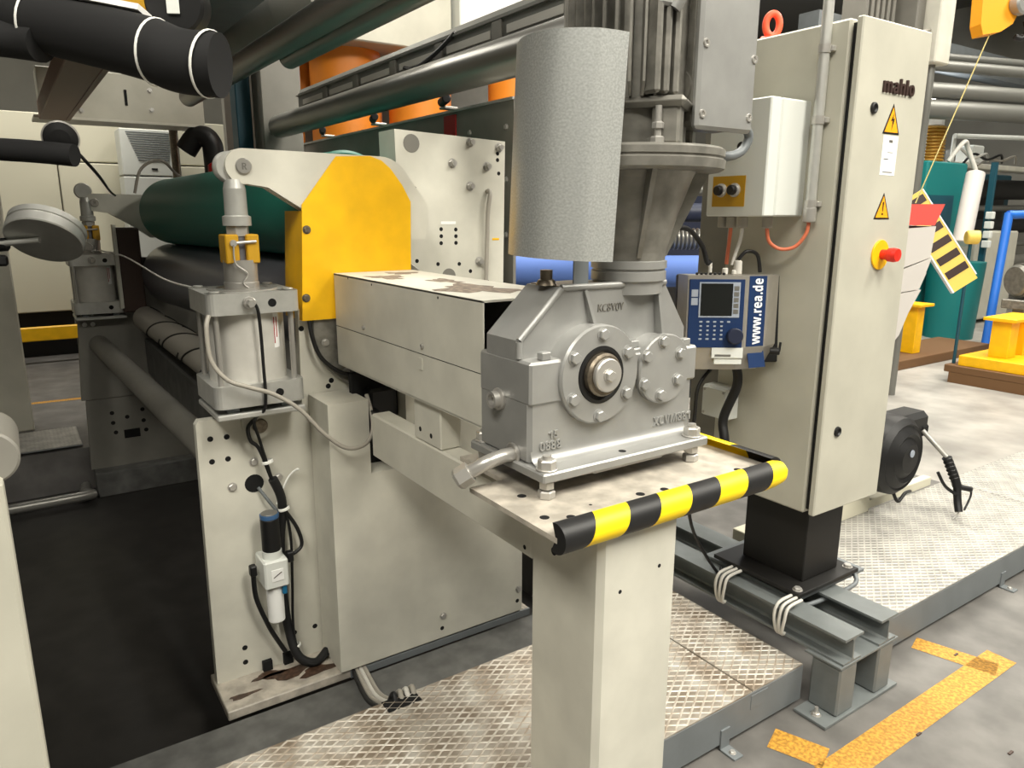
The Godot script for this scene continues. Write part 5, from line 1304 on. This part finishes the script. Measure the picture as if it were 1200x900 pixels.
func background_right() -> void:
	var Z := Vector3.BACK
	var st := mb()
	# teal machine
	var t := thing("teal_machine", "tall teal machine across the aisle behind the stacked bins", "machine", Vector3(10.8, 0, -5.6))
	st = mb(); box(st, Vector3(10.0, 0.0, -6.6), Vector3(11.05, 2.28, -5.2), 0.02); part(t, "cabinet_block", st, M.teal)
	st = mb(); box(st, Vector3(9.99, 0.7, -6.4), Vector3(10.0, 1.85, -5.35)); part(t, "dark_door", st, M.teal_dark)
	st = mb(); box(st, Vector3(10.1, 0.9, -5.2), Vector3(10.75, 1.85, -5.19)); part(t, "dark_door", st, M.teal_dark)
	st = mb(); lathe(st, Vector3(10.35, 0.0, -4.85), Vector3.UP, [[0, 0.0], [0.30, 0.0], [0.34, 1.0], [0.0, 1.0]], 28); part(t, "tank", st, M.teal)
	st = mb(); box(st, Vector3(11.2, 0.0, -7.5), Vector3(15.5, 2.3, -6.5), 0.02); part(t, "rear_block", st, M.teal_dark)
	st = mb(); box(st, Vector3(11.4, 0.9, -6.5), Vector3(15.2, 1.9, -6.45)); part(t, "window_band", st, M.black)
	for p in [[11.35, -6.3], [12.6, -6.3]]:
		st = mb(); box(st, Vector3(p[0], 0, p[1]), Vector3(p[0] + 0.10, 2.6, p[1] + 0.1)); part(t, "frame_post", st, M.pipe)
	for k in 5:
		st = mb(); cyl(st, Vector3(11.3, 1.98 - k * 0.30, -6.15), Vector3(15.5, 2.02 - k * 0.30, -5.9), [0.16, 0.05, 0.12, 0.05, 0.10][k], 0.01, 24); part(t, "web_roller", st, [M.rubber, M.pipe, M.rubber, M.pipe, M.paint_dark][k])
	for k in 4:
		st = mb(); box(st, Vector3(11.2, 0.25 + k * 0.16, -5.95), Vector3(13.2, 0.30 + k * 0.16, -5.9), 0.004); part(t, "step_bar", st, M.paint_dark)
	st = mb(); box(st, Vector3(11.25, 0.0, -6.3), Vector3(14.5, 0.9, -6.2)); part(t, "dark_underside", st, M.black)
	st = mb(); box(st, Vector3(11.0, 2.28, -6.0), Vector3(15.5, 2.36, -5.7), 0.01); part(t, "top_rail", st, M.paint)
	st = mb(); box(st, Vector3(12.2, 2.36, -5.95), Vector3(12.55, 2.62, -5.7), 0.02); part(t, "white_box", st, M.box_white)
	st = mb(); cyl(st, Vector3(11.7, 2.72, -5.75), Vector3(15.5, 2.85, -5.5), 0.035, 0, 12); cyl(st, Vector3(11.8, 2.36, -5.8), Vector3(11.8, 2.73, -5.8), 0.03, 0, 10); part(t, "tube_rack", st, M.box_white)
	for k in 3:
		st = mb(); var x := 11.05 + k * 0.45; tube(st, [Vector3(x, 2.30, -5.5), Vector3(x + 0.2, 2.50 - k * 0.05, -5.45), Vector3(x + 0.5, 2.38, -5.4), Vector3(x + 0.9, 2.46, -5.4), Vector3(x + 1.2, 2.37, -5.5)], 0.018, 6); part(t, "loose_cable", st, [M.cable_light, M.black, M.cable_grey][k])
	st = mb(); tube(st, [Vector3(10.7, 2.30, -5.3), Vector3(10.85, 2.55, -5.2), Vector3(11.0, 2.45, -5.2), Vector3(11.15, 2.1, -5.1)], 0.03, 8); part(t, "loose_cable", st, M.cable_light)
	for k in 4:
		st = mb(); box(st, Vector3(11.28, 1.15 + k * 0.13, -5.0), Vector3(11.36, 1.25 + k * 0.13, -4.9), 0.01); part(t, "switch_box", st, M.box_white)
	st = mb(); box(st, Vector3(11.36, 0.0, -5.05), Vector3(11.42, 2.3, -4.98)); part(t, "switch_post", st, M.teal_dark)
	st = mb(); cyl(st, Vector3(10.12, 1.24, -4.72), Vector3(10.42, 2.12, -4.80), 0.11, 0.01, 28); solo("fabric_roll", st, M.bin_grey, "white fabric roll leaning against the teal machine", "fabric roll")
	st = mb(); box(st, Vector3(11.6, 0.06, -5.6), Vector3(12.9, 1.36, -5.2), 0.02); solo("grey_panel", st, M.cabinet, "pale grey panel standing behind the blue frame", "panel")
	# pipes and beams under the roof
	var defs := [[2.92, 0.12, "round pipe, lowest of the pale pipes above the teal machine", -5.6], [3.15, 0.10, "round pipe, second from below of the pale pipes above the teal machine", -5.9], [3.45, 0.07, "thin pipe, third from below of the pale pipes above the teal machine", -6.2]]
	for d in defs:
		st = mb(); cyl(st, Vector3(9.2, d[0], -5.55), Vector3(15.5, d[0] + 0.06, -4.1), d[1], 0, 24); solo("overhead_pipe", st, M.pipe, "pale " + d[2], "pipe", "overhead pipes")
	st = mb(); box(st, Vector3(9.0, 3.78, -6.6), Vector3(16.5, 4.15, -6.3)); solo("roof_beam", st, M.steelgrey, "grey roof beam above the overhead pipes", "beam")
	for d in [[3.62, 0.05, -5.9, "thin grey roof tube close under the roof beam"], [4.35, 0.09, -5.6, "grey roof tube crossing behind the orange hoist"], [4.75, 0.12, -5.2, "thick grey roof tube high behind the orange hoist"]]:
		st = mb(); cyl(st, Vector3(9.0, d[0], d[2]), Vector3(16.0, d[0] + 0.1, d[2] + 1.6), d[1], 0, 20); solo("roof_tube", st, M.pipe, d[3], "pipe")
	for p in [[11.3, 3.45, -7.2], [12.6, 3.42, -6.9]]:
		t = thing("strip_lamp", "bright strip lamp seen between the overhead pipes" if p[0] < 12 else "bright strip lamp beyond the hoist between the roof beams", "lamp", Vector3(p[0], p[1], p[2]), "strip lamps between the pipes")
		st = mb(); box(st, Vector3(p[0] - 0.5, p[1], p[2] - 0.08), Vector3(p[0] + 0.5, p[1] + 0.05, p[2] + 0.08)); part(t, "tube", st, M.lamp)
		st = mb(); box(st, Vector3(p[0] - 0.52, p[1] + 0.05, p[2] - 0.10), Vector3(p[0] + 0.52, p[1] + 0.09, p[2] + 0.10)); part(t, "housing", st, M.white)
		st = mb(); cyl(st, Vector3(p[0], p[1] + 0.09, p[2]), Vector3(p[0], 5.99, p[2]), 0.008, 0, 8); part(t, "suspension_rod", st, M.steel)
		var l := OmniLight3D.new(); l.name = "lamp_light"; l.light_energy = 2.0; l.omni_range = 30.0; l.omni_attenuation = 2.0; l.shadow_enabled = true; t.add_child(l); l.position = Vector3(0, -0.1, 0)
	# grey box on a post behind the cabinet
	t = thing("control_housing", "grey ribbed control housing on a thin post behind the tall cabinet's top", "control housing", Vector3(6.5, 2.8, -3.5))
	st = mb(); box(st, Vector3(6.40, 2.80, -3.55), Vector3(6.63, 3.6, -3.38), 0.01); part(t, "box", st, M.paint)
	st = mb(); box(st, Vector3(6.28, 2.86, -3.75), Vector3(6.40, 3.6, -3.5), 0.01); var rb := part(t, "ribbed_body", st, M.paint_dark)
	for k in 6:
		st = mb(); box(st, Vector3(5.75 + k * 0.075, 2.95, -3.82), Vector3(5.79 + k * 0.075, 3.6, -3.62)); part(rb, "rib", st, M.paint_dark)
	st = mb(); cyl(st, Vector3(6.52, 0.0, -3.47), Vector3(6.52, 2.80, -3.47), 0.035); part(t, "post", st, M.pipe)
	st = mb(); tube(st, [Vector3(6.1, 2.85, -3.5), Vector3(6.25, 3.0, -3.45), Vector3(6.40, 3.05, -3.45)], 0.014, 8); part(t, "cable", st, M.cable_grey)
	# corrugated hoses
	t = thing("corrugated_hose", "gold corrugated hose standing on top of the teal machine", "hose", Vector3(11.0, 2.28, -5.7))
	st = mb()
	for k in 12: lathe(st, Vector3(10.98, 2.282 + k * 0.043, -5.70), Vector3.UP, [[0.15, 0], [0.178, 0.014], [0.178, 0.029], [0.15, 0.043]], 20)
	part(t, "hose", st, M.gold)
	st = mb(); cyl(st, Vector3(10.98, 2.80, -5.70), Vector3(10.98, 2.95, -5.70), 0.13, 0.01); part(t, "collar", st, M.white)
	t = thing("corrugated_hose", "pale corrugated hose on the teal machine just beside the tall cabinet's edge", "hose", Vector3(10.65, 2.28, -5.7))
	st = mb()
	for k in 9: lathe(st, Vector3(10.62, 2.282 + k * 0.043, -5.72), Vector3.UP, [[0.10, 0], [0.125, 0.014], [0.125, 0.029], [0.10, 0.043]], 16)
	part(t, "hose", st, M.white)
	# tilted stack of bins with hazard board
	var bo := Vector3(4.824, 1.16, -2.56)
	var br := Vector3(0.828, 0, 0.561)
	var bins := [[[-10, 62], [27, 65], [25, 30], [-10, 16]], [[-10, 14], [27, 30], [22, 12], [-12, -8]], [[-14, -9], [23, 13], [17, -6], [-14, -12]], [[-14, -13], [19, -7], [8, -33], [0, -60], [-8, -72], [-14, -72]]]
	for k in 4:
		var q := []
		for p in bins[k]: q.append(Vector2(p[0], p[1]) * 0.00564)
		st = mb(); ext(st, q, bo, br, Vector3.UP, 0.3)
		solo("storage_bin", st, M.bin_grey, ["pale storage bin directly under the red bin", "pale storage bin second below the red bin", "pale storage bin third below the red bin", "pale storage bin lowest of its stack, reaching the floor"][k], "storage bin", "pale storage bins")
	st = mb(); box(st, Vector3(-0.16, 0.0, -0.25), Vector3(-0.06, 0.752, 0.0), 0.01, Transform3D(Basis(br, Vector3.UP, br.cross(Vector3.UP)), bo - Vector3(0, 1.16, 0))); solo("bin_base", st, M.paint_dark, "grey base block on the floor carrying the stacked pale bins", "base")
	st = mb(); ext(st, [Vector2(-0.056, 0.372), Vector2(0.144, 0.372), Vector2(0.192, 0.504), Vector2(-0.056, 0.504)], bo, br, Vector3.UP, 0.3); solo("storage_bin", st, M.red_bin, "red storage bin on top of the pale stack", "storage bin")
	t = thing("hazard_board", "tilted board with black and yellow hazard stripes beside the bins", "hazard board", Vector3(5.8, 1.3, -2.8))
	var u := (Vector3(5.88, 1.05, -2.69) - Vector3(5.60, 1.72, -3.06)).normalized()
	var w := (Vector3(5.95, 1.22, -2.68) - Vector3(5.88, 1.05, -2.69)); w = (w - u * w.dot(u)).normalized()
	var HB := Basis(u, w, u.cross(w))
	var o := Vector3(5.68, 1.39, -2.91)
	st = mb(); box(st, Vector3(-0.35, -0.005, -0.02), Vector3(0.43, 0.195, 0.0), 0.002, Transform3D(HB, o)); part(t, "board", st, M.hazard_yellow)
	for k in 6:
		st = mb(); box(st, Vector3(-0.32 + k * 0.118, 0.008, 0.0), Vector3(-0.262 + k * 0.118, 0.182, 0.003), 0.0, Transform3D(HB, o)); part(t, "black_stripe", st, M.brand)
	st = mb(); box(st, Vector3(-0.35, -0.018, -0.03), Vector3(0.43, -0.005, 0.004), 0.001, Transform3D(HB, o)); box(st, Vector3(-0.35, 0.195, -0.03), Vector3(0.40, 0.205, 0.004), 0.001, Transform3D(HB, o)); part(t, "white_edge", st, M.white)
	st = mb(); cyl(st, Vector3(5.80, 0.0, -3.25), Vector3(5.80, 1.4, -3.0), 0.03); part(t, "stay", st, M.pipe)
	# yellow frames on pallets
	t = thing("pallet", "wooden pallet carrying the yellow steel frame", "pallet", Vector3(8.3, 0, -3.1))
	st = mb(); box(st, Vector3(7.50, 0.10, -3.5), Vector3(9.2, 0.17, -2.6), 0.005); part(t, "deck_board", st, M.wood)
	for x in [7.5, 8.3, 9.05]:
		st = mb(); box(st, Vector3(x, 0.0, -3.45), Vector3(x + 0.15, 0.10, -2.65)); part(t, "runner", st, M.wood)
	t = thing("steel_frame", "yellow steel lifting frame with two flanged posts on the wooden pallet", "steel frame", Vector3(8.3, 0.17, -3.1))
	st = mb(); box(st, Vector3(7.55, 0.17, -3.40), Vector3(9.2, 0.27, -2.75), 0.005); part(t, "base", st, M.yellow)
	for x in [7.72, 8.05]:
		st = mb(); box(st, Vector3(x, 0.27, -3.22), Vector3(x + 0.17, 0.62, -3.05), 0.005); part(t, "post", st, M.yellow)
		st = mb(); box(st, Vector3(x - 0.06, 0.62, -3.28), Vector3(x + 0.23, 0.65, -2.99), 0.003); part(t, "head_plate", st, M.yellow)
	t = thing("yellow_post", "short yellow flanged post standing on a timber behind the hazard board", "post", Vector3(8.2, 0, -4.2))
	st = mb(); box(st, Vector3(8.15, 0.10, -4.30), Vector3(8.30, 0.62, -4.15), 0.005); part(t, "post", st, M.yellow)
	st = mb(); box(st, Vector3(8.08, 0.62, -4.36), Vector3(8.37, 0.65, -4.09), 0.003); part(t, "head_plate", st, M.yellow)
	st = mb(); box(st, Vector3(7.3, 0.0, -4.6), Vector3(9.6, 0.10, -4.0), 0.005); solo("timber_skid", st, M.wood, "dark timber skid on the pale floor under the short yellow post", "timber")
	# blue frame
	t = thing("lifting_frame", "bright blue tubular frame standing behind the yellow steel frame", "steel frame", Vector3(10.2, 0, -4.2))
	st = mb(); tube(st, [Vector3(9.85, 0.0, -4.15), Vector3(10.22, 1.62, -4.26)], 0.05, 12, false); tube(st, [Vector3(10.2, 1.60, -4.26), Vector3(11.3, 1.62, -3.7)], 0.05, 12, false); tube(st, [Vector3(11.2, 0, -3.65), Vector3(11.3, 1.64, -3.7)], 0.05, 12, false); part(t, "tube_frame", st, M.blue_bright)
	t = thing("hanging_motor", "grey electric motor hanging in the blue frame", "motor", Vector3(9.2, 0.9, -3.6))
	st = mb(); cyl(st, Vector3(9.05, 0.90, -3.62), Vector3(9.50, 0.92, -3.40), 0.17, 0.02, 28)
	for k in 6:
		lathe(st, Vector3(9.10 + k * 0.06, 0.90, -3.60 + k * 0.0 - k * -0.028), Vector3(0.9, 0.04, 0.43), [[0.17, 0], [0.19, 0.004], [0.19, 0.016], [0.17, 0.02]], 24)
	part(t, "motor", st, M.silver_dirty)
	st = mb(); box(st, Vector3(9.0, 0.60, -3.70), Vector3(9.30, 0.70, -3.45), 0.01); part(t, "foot", st, M.silver_dirty)
	st = mb(); box(st, Vector3(9.1, 0.27, -3.62), Vector3(9.25, 0.60, -3.5), 0.01); part(t, "stand", st, M.darkroll)
	# hoist with pull cord
	t = thing("hoist_balancer", "orange tool balancer hoist hanging above the aisle", "hoist", Vector3(4.62, 2.6, -2.1))
	st = mb(); ext(st, [Vector2(-0.10, 0.16), Vector2(-0.09, -0.02), Vector2(-0.07, -0.075), Vector2(0.02, -0.06), Vector2(0.08, -0.02), Vector2(0.115, 0.06), Vector2(0.12, 0.16)], Vector3(4.57, 2.62, -2.10), Vector3(0.83, 0, 0.56), Vector3.UP, 0.10); part(t, "housing", st, M.sign_orange)
	st = mb(); cyl(st, Vector3(4.66, 2.70, -2.06), Vector3(4.64, 2.70, -2.0), 0.06, 0.01); part(t, "drum", st, M.silver)
	st = mb(); tube(st, [Vector3(4.72, 2.62, -2.03), Vector3(4.73, 2.57, -2.02), Vector3(4.70, 2.53, -2.03), Vector3(4.67, 2.54, -2.05)], 0.014, 8); part(t, "hook", st, M.black)
	st = mb(); cyl(st, Vector3(4.56, 2.55, -2.13), Vector3(4.13, 1.66, -2.19), 0.0032, 0, 8); part(t, "cord", st, M.rope)
	st = mb(); cyl(st, Vector3(4.62, 2.76, -2.1), Vector3(4.62, 5.98, -2.1), 0.012, 0, 8); part(t, "suspension_cable", st, M.steel)
	# little yellow plug and orange ring above the cabinet
	t = thing("signal_knob", "round yellow signal knob on a dark post before the leaning fabric roll", "knob", Vector3(7.62, 0, -3.48))
	st = mb(); cyl(st, Vector3(7.58, 1.39, -3.50), Vector3(7.66, 1.39, -3.42), 0.065, 0.01, 20); part(t, "knob", st, M.hazard_yellow)
	st = mb(); cyl(st, Vector3(7.62, 0.0, -3.47), Vector3(7.62, 1.34, -3.47), 0.016, 0, 10); part(t, "post", st, M.teal_dark)
	t = thing("lifting_eye", "orange red lifting eye standing on the duct behind the tall cabinet", "lifting eye", Vector3(2.31, 2.15, -1.80))
	st = mb()
	var ring := []
	for k in 25: ring.append(Vector3(2.312, 2.242, -1.80) + (Vector3(0.83, 0, 0.56) * cos(TAU * k / 24) * 0.024 + Vector3.UP * sin(TAU * k / 24) * 0.036))
	tube(st, ring, 0.012, 10, false); box(st, Vector3(2.28, 2.15, -1.83), Vector3(2.345, 2.205, -1.775), 0.006); part(t, "eye", st, M.orange_red)
	st = mb(); cyl(st, Vector3(3.6, 3.0, -3.4), Vector3(5.8, 3.05, -2.0), 0.11, 0.01, 28); solo("blue_roll", st, M.navy, "dark blue roll under the roof behind the tall cabinet", "roll")

func small_things() -> void:
	var Z := Vector3.BACK
	# hose reel
	var t := thing("hose_reel", "black drum-shaped air hose reel beside the tall cabinet's lower edge", "hose reel", Vector3(3.55, 0.27, -1.8))
	var st := mb(); var c := Vector3(3.455, 0.46, -1.80)
	lathe(st, c + Vector3(0, 0, -0.10), Z, [[0, -0.14], [0.16, -0.14], [0.19, -0.11], [0.195, 0.09], [0.19, 0.14], [0.165, 0.165], [0.155, 0.160], [0.12, 0.185], [0.10, 0.175], [0.07, 0.195], [0, 0.198]], 48); var rl := part(t, "drum", st, M.black)
	st = mb(); box(st, c + Vector3(0.02, 0.06, -0.12), c + Vector3(0.275, 0.185, 0.03), 0.025); part(t, "hose_outlet", st, M.black)
	st = mb(); box(st, c + Vector3(0.20, 0.062, 0.0), c + Vector3(0.262, 0.12, 0.036), 0.008); part(t, "outlet_mouth", st, M.hole)
	st = mb(); lathe(st, c + Vector3(0.0, 0.03, 0.098), Z, [[0.018, 0], [0.018, 0.004], [0, 0.004]], 20); part(rl, "badge", st, M.keys)
	st = mb(); box(st, c + Vector3(-0.30, -0.31, -0.13), c + Vector3(-0.05, 0.15, -0.10), 0.005); part(t, "wall_bracket", st, M.white)
	st = mb(); tube(st, [c + Vector3(0.02, -0.19, 0.02), c + Vector3(0.04, -0.24, 0.04), c + Vector3(0.10, -0.21, 0.04), c + Vector3(0.23, -0.24, 0.0)], 0.008, 8); part(t, "lower_bow", st, M.black)
	t = thing("air_gun", "black air blow gun with a silver nozzle hanging from the hose reel", "air gun", Vector3(3.7, 0.2, -1.6))
	st = mb(); cyl(st, Vector3(3.665, 0.555, -1.77), Vector3(3.70, 0.44, -1.655), 0.012, 0.002, 16); part(t, "coupling", st, M.zinc)
	st = mb(); tube(st, [Vector3(3.70, 0.44, -1.655), Vector3(3.715, 0.36, -1.62), Vector3(3.725, 0.30, -1.60)], 0.021, 12); var gr := part(t, "grip", st, M.black)
	for k in 6:
		st = mb(); var p := Vector3(3.70, 0.44, -1.655).lerp(Vector3(3.72, 0.33, -1.61), k / 6.0); lathe(st, p, Vector3(0.2, -0.95, 0.3), [[0.021, 0], [0.024, 0.004], [0.021, 0.010]], 14); part(gr, "grip_ring", st, M.black)
	st = mb(); tube(st, [Vector3(3.725, 0.30, -1.60), Vector3(3.715, 0.235, -1.585), Vector3(3.70, 0.185, -1.565)], 0.018, 10); tube(st, [Vector3(3.725, 0.30, -1.60), Vector3(3.785, 0.285, -1.56)], 0.014, 8, false); part(t, "head", st, M.black)
	st = mb(); tube(st, [Vector3(3.785, 0.285, -1.56), Vector3(3.775, 0.25, -1.555), Vector3(3.73, 0.19, -1.555)], 0.005, 8); part(t, "guard_bow", st, M.black)
	st = mb(); tube(st, [Vector3(3.715, 0.26, -1.585), Vector3(3.65, 0.31, -1.62), Vector3(3.62, 0.38, -1.65)], 0.008, 8); part(t, "trigger", st, M.black)
	st = mb(); tube(st, [Vector3(3.70, 0.185, -1.565), Vector3(3.69, 0.165, -1.57), Vector3(3.668, 0.152, -1.575)], 0.004, 6); part(t, "nozzle", st, M.steel)
	# air service unit on the near frame
	var zf := -2.60
	t = thing("air_regulator", "air service unit with blue-topped black knob and white body on the near frame", "air regulator", Vector3(0.665, 0.2, zf))
	st = mb(); cyl(st, Vector3(0.668, 0.405, zf + 0.06), Vector3(0.668, 0.53, zf + 0.06), 0.033, 0.003, 28); part(t, "knob", st, M.black)
	st = mb(); cyl(st, Vector3(0.668, 0.53, zf + 0.06), Vector3(0.668, 0.545, zf + 0.06), 0.0335, 0.001, 28); part(t, "knob_top", (func(): var q := mb(); cyl(q, Vector3(0.668, 0.545, zf + 0.06), Vector3(0.668, 0.549, zf + 0.06), 0.030, 0.002, 28); return q).call(), M.darkroll)
	part(t, "blue_ring", st, mat(Color(0.22, 0.36, 0.52), 0.45))
	st = mb(); lathe(st, Vector3(0.668, 0.375, zf + 0.06), Vector3.UP, [[0, 0], [0.035, 0], [0.035, 0.03], [0, 0.03]], 28); part(t, "collar", st, M.box_white)
	st = mb(); box(st, Vector3(0.625, 0.27, zf - 0.015), Vector3(0.712, 0.378, zf + 0.105), 0.006); var rb := part(t, "body", st, M.box_white)
	st = mb(); box(st, Vector3(0.648, 0.30, zf + 0.105), Vector3(0.692, 0.345, zf + 0.108), 0.001); var gg := part(rb, "gauge", st, M.white)
	st = mb(); tube(st, [Vector3(0.655, 0.315, zf + 0.1085), Vector3(0.685, 0.333, zf + 0.1085)], 0.0015, 5, false); part(rb, "needle", st, M.black)
	st = mb(); cyl(st, Vector3(0.668, 0.12, zf + 0.06), Vector3(0.668, 0.27, zf + 0.06), 0.030, 0.006, 28); part(t, "filter_bowl", st, M.white)
	st = mb(); box(st, Vector3(0.688, 0.235, zf + 0.065), Vector3(0.704, 0.27, zf + 0.095), 0.002); part(t, "blue_tab", st, mat(Color(0.10, 0.40, 0.55), 0.4))
	for p in [[0.60, 0.335], [0.735, 0.355]]:
		st = mb(); box(st, Vector3(p[0] - 0.012, p[1] - 0.02, zf + 0.03), Vector3(p[0] + 0.012, p[1] + 0.02, zf + 0.06), 0.004); part(t, "push_fitting", st, M.black)
	# cables and air hoses of the near frame
	st = mb(); tube(st, [Vector3(0.640, 1.315, -2.445), Vector3(0.66, 1.28, -2.452), Vector3(0.665, 1.10, -2.458), Vector3(0.662, 0.96, -2.462), Vector3(0.64, 0.90, -2.53), Vector3(0.66, 0.82, -2.56), Vector3(0.70, 0.65, -2.575), Vector3(0.735, 0.53, -2.575), Vector3(0.75, 0.42, -2.575), Vector3(0.745, 0.25, -2.575), Vector3(0.735, 0.05, -2.57), Vector3(0.745, -0.055, -2.545), Vector3(0.79, -0.10, -2.52), Vector3(0.86, -0.095, -2.55)], 0.0055, 8)
	solo("air_hose", st, M.black, "black air hose running from the cylinder's top fitting down the frame", "air hose")
	st = mb(); tube(st, [Vector3(0.70, 0.66, -2.575), Vector3(0.73, 0.56, -2.585), Vector3(0.715, 0.40, -2.59), Vector3(0.712, 0.20, -2.59), Vector3(0.72, 0.05, -2.585), Vector3(0.74, -0.06, -2.55), Vector3(0.80, -0.102, -2.535), Vector3(0.86, -0.09, -2.57)], 0.017, 10)
	solo("cable_bundle", st, M.rubber, "thick black cable bundle curving along the plinth behind the panel", "cable")
	st = mb(); tube(st, [Vector3(0.65, 0.90, -2.55), Vector3(0.625, 0.87, -2.56), Vector3(0.63, 0.82, -2.565), Vector3(0.66, 0.78, -2.57), Vector3(0.70, 0.65, -2.585)], 0.007, 8)
	solo("signal_cable", st, M.black, "thin black cable bowing out below the cylinder lug", "cable")
	st = mb(); tube(st, [Vector3(0.735, 0.53, -2.575), Vector3(0.775, 0.45, -2.57), Vector3(0.785, 0.38, -2.565), Vector3(0.735, 0.355, -2.555)], 0.007, 8)
	solo("air_hose", st, M.black, "black air hose looping into the regulator beside the panel", "air hose")
	st = mb(); tube(st, [Vector3(0.60, 0.32, -2.555), Vector3(0.605, 0.22, -2.56), Vector3(0.64, 0.10, -2.565), Vector3(0.668, 0.03, -2.57), Vector3(0.70, -0.04, -2.575)], 0.009, 8)
	solo("air_hose", st, M.black, "black air hose descending from the regulator's outer fitting", "air hose")
	st = mb(); tube(st, [Vector3(0.655, 0.625, -2.61), Vector3(0.68, 0.58, -2.595), Vector3(0.715, 0.52, -2.59)], 0.006, 6)
	solo("sensor_lead", st, M.steelgrey, "grey lead coming out of the round hole in the near frame", "cable")
	st = mb(); tube(st, [Vector3(0.715, 0.55, -2.60), Vector3(0.76, 0.64, -2.60), Vector3(0.79, 0.672, -2.59), Vector3(0.80, 0.674, -2.58)], 0.004, 6)
	solo("loose_tie", st, M.tie, "loose white cable tie tail beside the black hoses", "cable tie")
	for p in [[0.683, 0.735, "white cable tie binding the hoses under the cylinder lug"], [0.730, 0.545, "white cable tie binding the hoses at the blue-topped knob"], [0.737, -0.02, "white cable tie binding the hoses near the plinth"]]:
		st = mb(); lathe(st, Vector3(p[0], p[1], -2.572), Vector3(0.2, -1, 0.1), [[0.019, 0], [0.021, 0.002], [0.021, 0.010], [0.019, 0.012]], 16); solo("cable_tie", st, M.tie, p[2], "cable tie", "white cable ties on the frame hoses")
	# pale hoses of the cylinder
	st = mb(); tube(st, [Vector3(0.508, 1.28, -2.465), Vector3(0.495, 1.24, -2.45), Vector3(0.50, 1.14, -2.445), Vector3(0.54, 1.075, -2.43), Vector3(0.60, 1.045, -2.42), Vector3(0.68, 1.01, -2.42), Vector3(0.76, 0.95, -2.40), Vector3(0.83, 0.86, -2.375), Vector3(0.90, 0.80, -2.36), Vector3(0.97, 0.80, -2.36), Vector3(1.01, 0.84, -2.38), Vector3(1.025, 0.90, -2.42), Vector3(1.03, 0.95, -2.47)], 0.0075, 8)
	solo("pneumatic_line", st, M.cable_grey, "pale grey pneumatic line sagging from the cylinder to the panel notch", "cable")
	st = mb(); tube(st, [Vector3(0.875, 1.25, -2.60), Vector3(0.88, 1.16, -2.585), Vector3(0.91, 1.08, -2.58), Vector3(0.98, 1.02, -2.58), Vector3(1.06, 1.0, -2.58)], 0.008, 8)
	solo("curved_hose", st, M.black, "black hose curving from the yellow guard down under the shaft cover", "hose")
	st = mb(); tube(st, [Vector3(0.50, 1.36, -5.4), Vector3(0.54, 1.36, -4.6), Vector3(0.53, 1.33, -3.4), Vector3(0.53, 1.34, -2.8)], 0.004, 6)
	solo("pink_wire", st, M.cable_light, "thin pale wire sagging between the two cylinders", "wire")
	# cables crossing the kerb
	for k in 4:
		var dx := k * 0.013
		st = mb(); tube(st, [Vector3(0.93 + dx, -0.13, -2.50), Vector3(0.905 + dx * 1.2, -0.12, -2.40), Vector3(0.865 + dx * 1.3, -0.08, -2.18), Vector3(0.835 + dx * 1.6, 0.04, -1.96), Vector3(0.822 + dx * 1.6, 0.15, -1.865), Vector3(0.818 + dx * 1.6, 0.152, -1.84), Vector3(0.815 + dx * 1.6, 0.13, -1.815)], 0.0085, 8)
		solo("floor_cable", st, [M.rubber, M.cable_grey, M.cable_light, M.cable_grey][k], ["dark cable of the bundle crossing the grey kerb into the platform slot", "grey cable next to the dark one crossing the kerb into the platform slot", "palest cable crossing the kerb into the platform slot", "grey cable on the side away from the dark one, crossing the kerb"][k], "cable", "cables crossing the kerb")
	st = mb(); tube(st, [Vector3(1.50, 0.94, -1.60), Vector3(1.60, 0.80, -1.70), Vector3(1.78, 0.62, -1.75), Vector3(1.80, 0.56, -1.74), Vector3(1.86, 0.52, -1.74), Vector3(1.89, 0.51, -1.74)], 0.010, 8); solo("cable_end", st, M.black, "loose black cable end with bare tip under the striped bumper", "cable")
	# debris on the floor
	for p in [[2.35, -0.75, "dark chip of debris inside the corner of the yellow line"], [2.2, -0.95, "dark chip of debris lying right on the yellow line"], [3.0, -0.85, "dark chip of debris past the end of the yellow line"], [2.75, -1.1, "dark chip of debris by the short yellow end mark"]]:
		st = mb(); box(st, Vector3(p[0] - 0.012, 0.0, p[1] - 0.004), Vector3(p[0] + 0.012, 0.004, p[1] + 0.004), 0.001); solo("floor_chip", st, M.brown, p[2], "debris", "dark chips on the concrete")
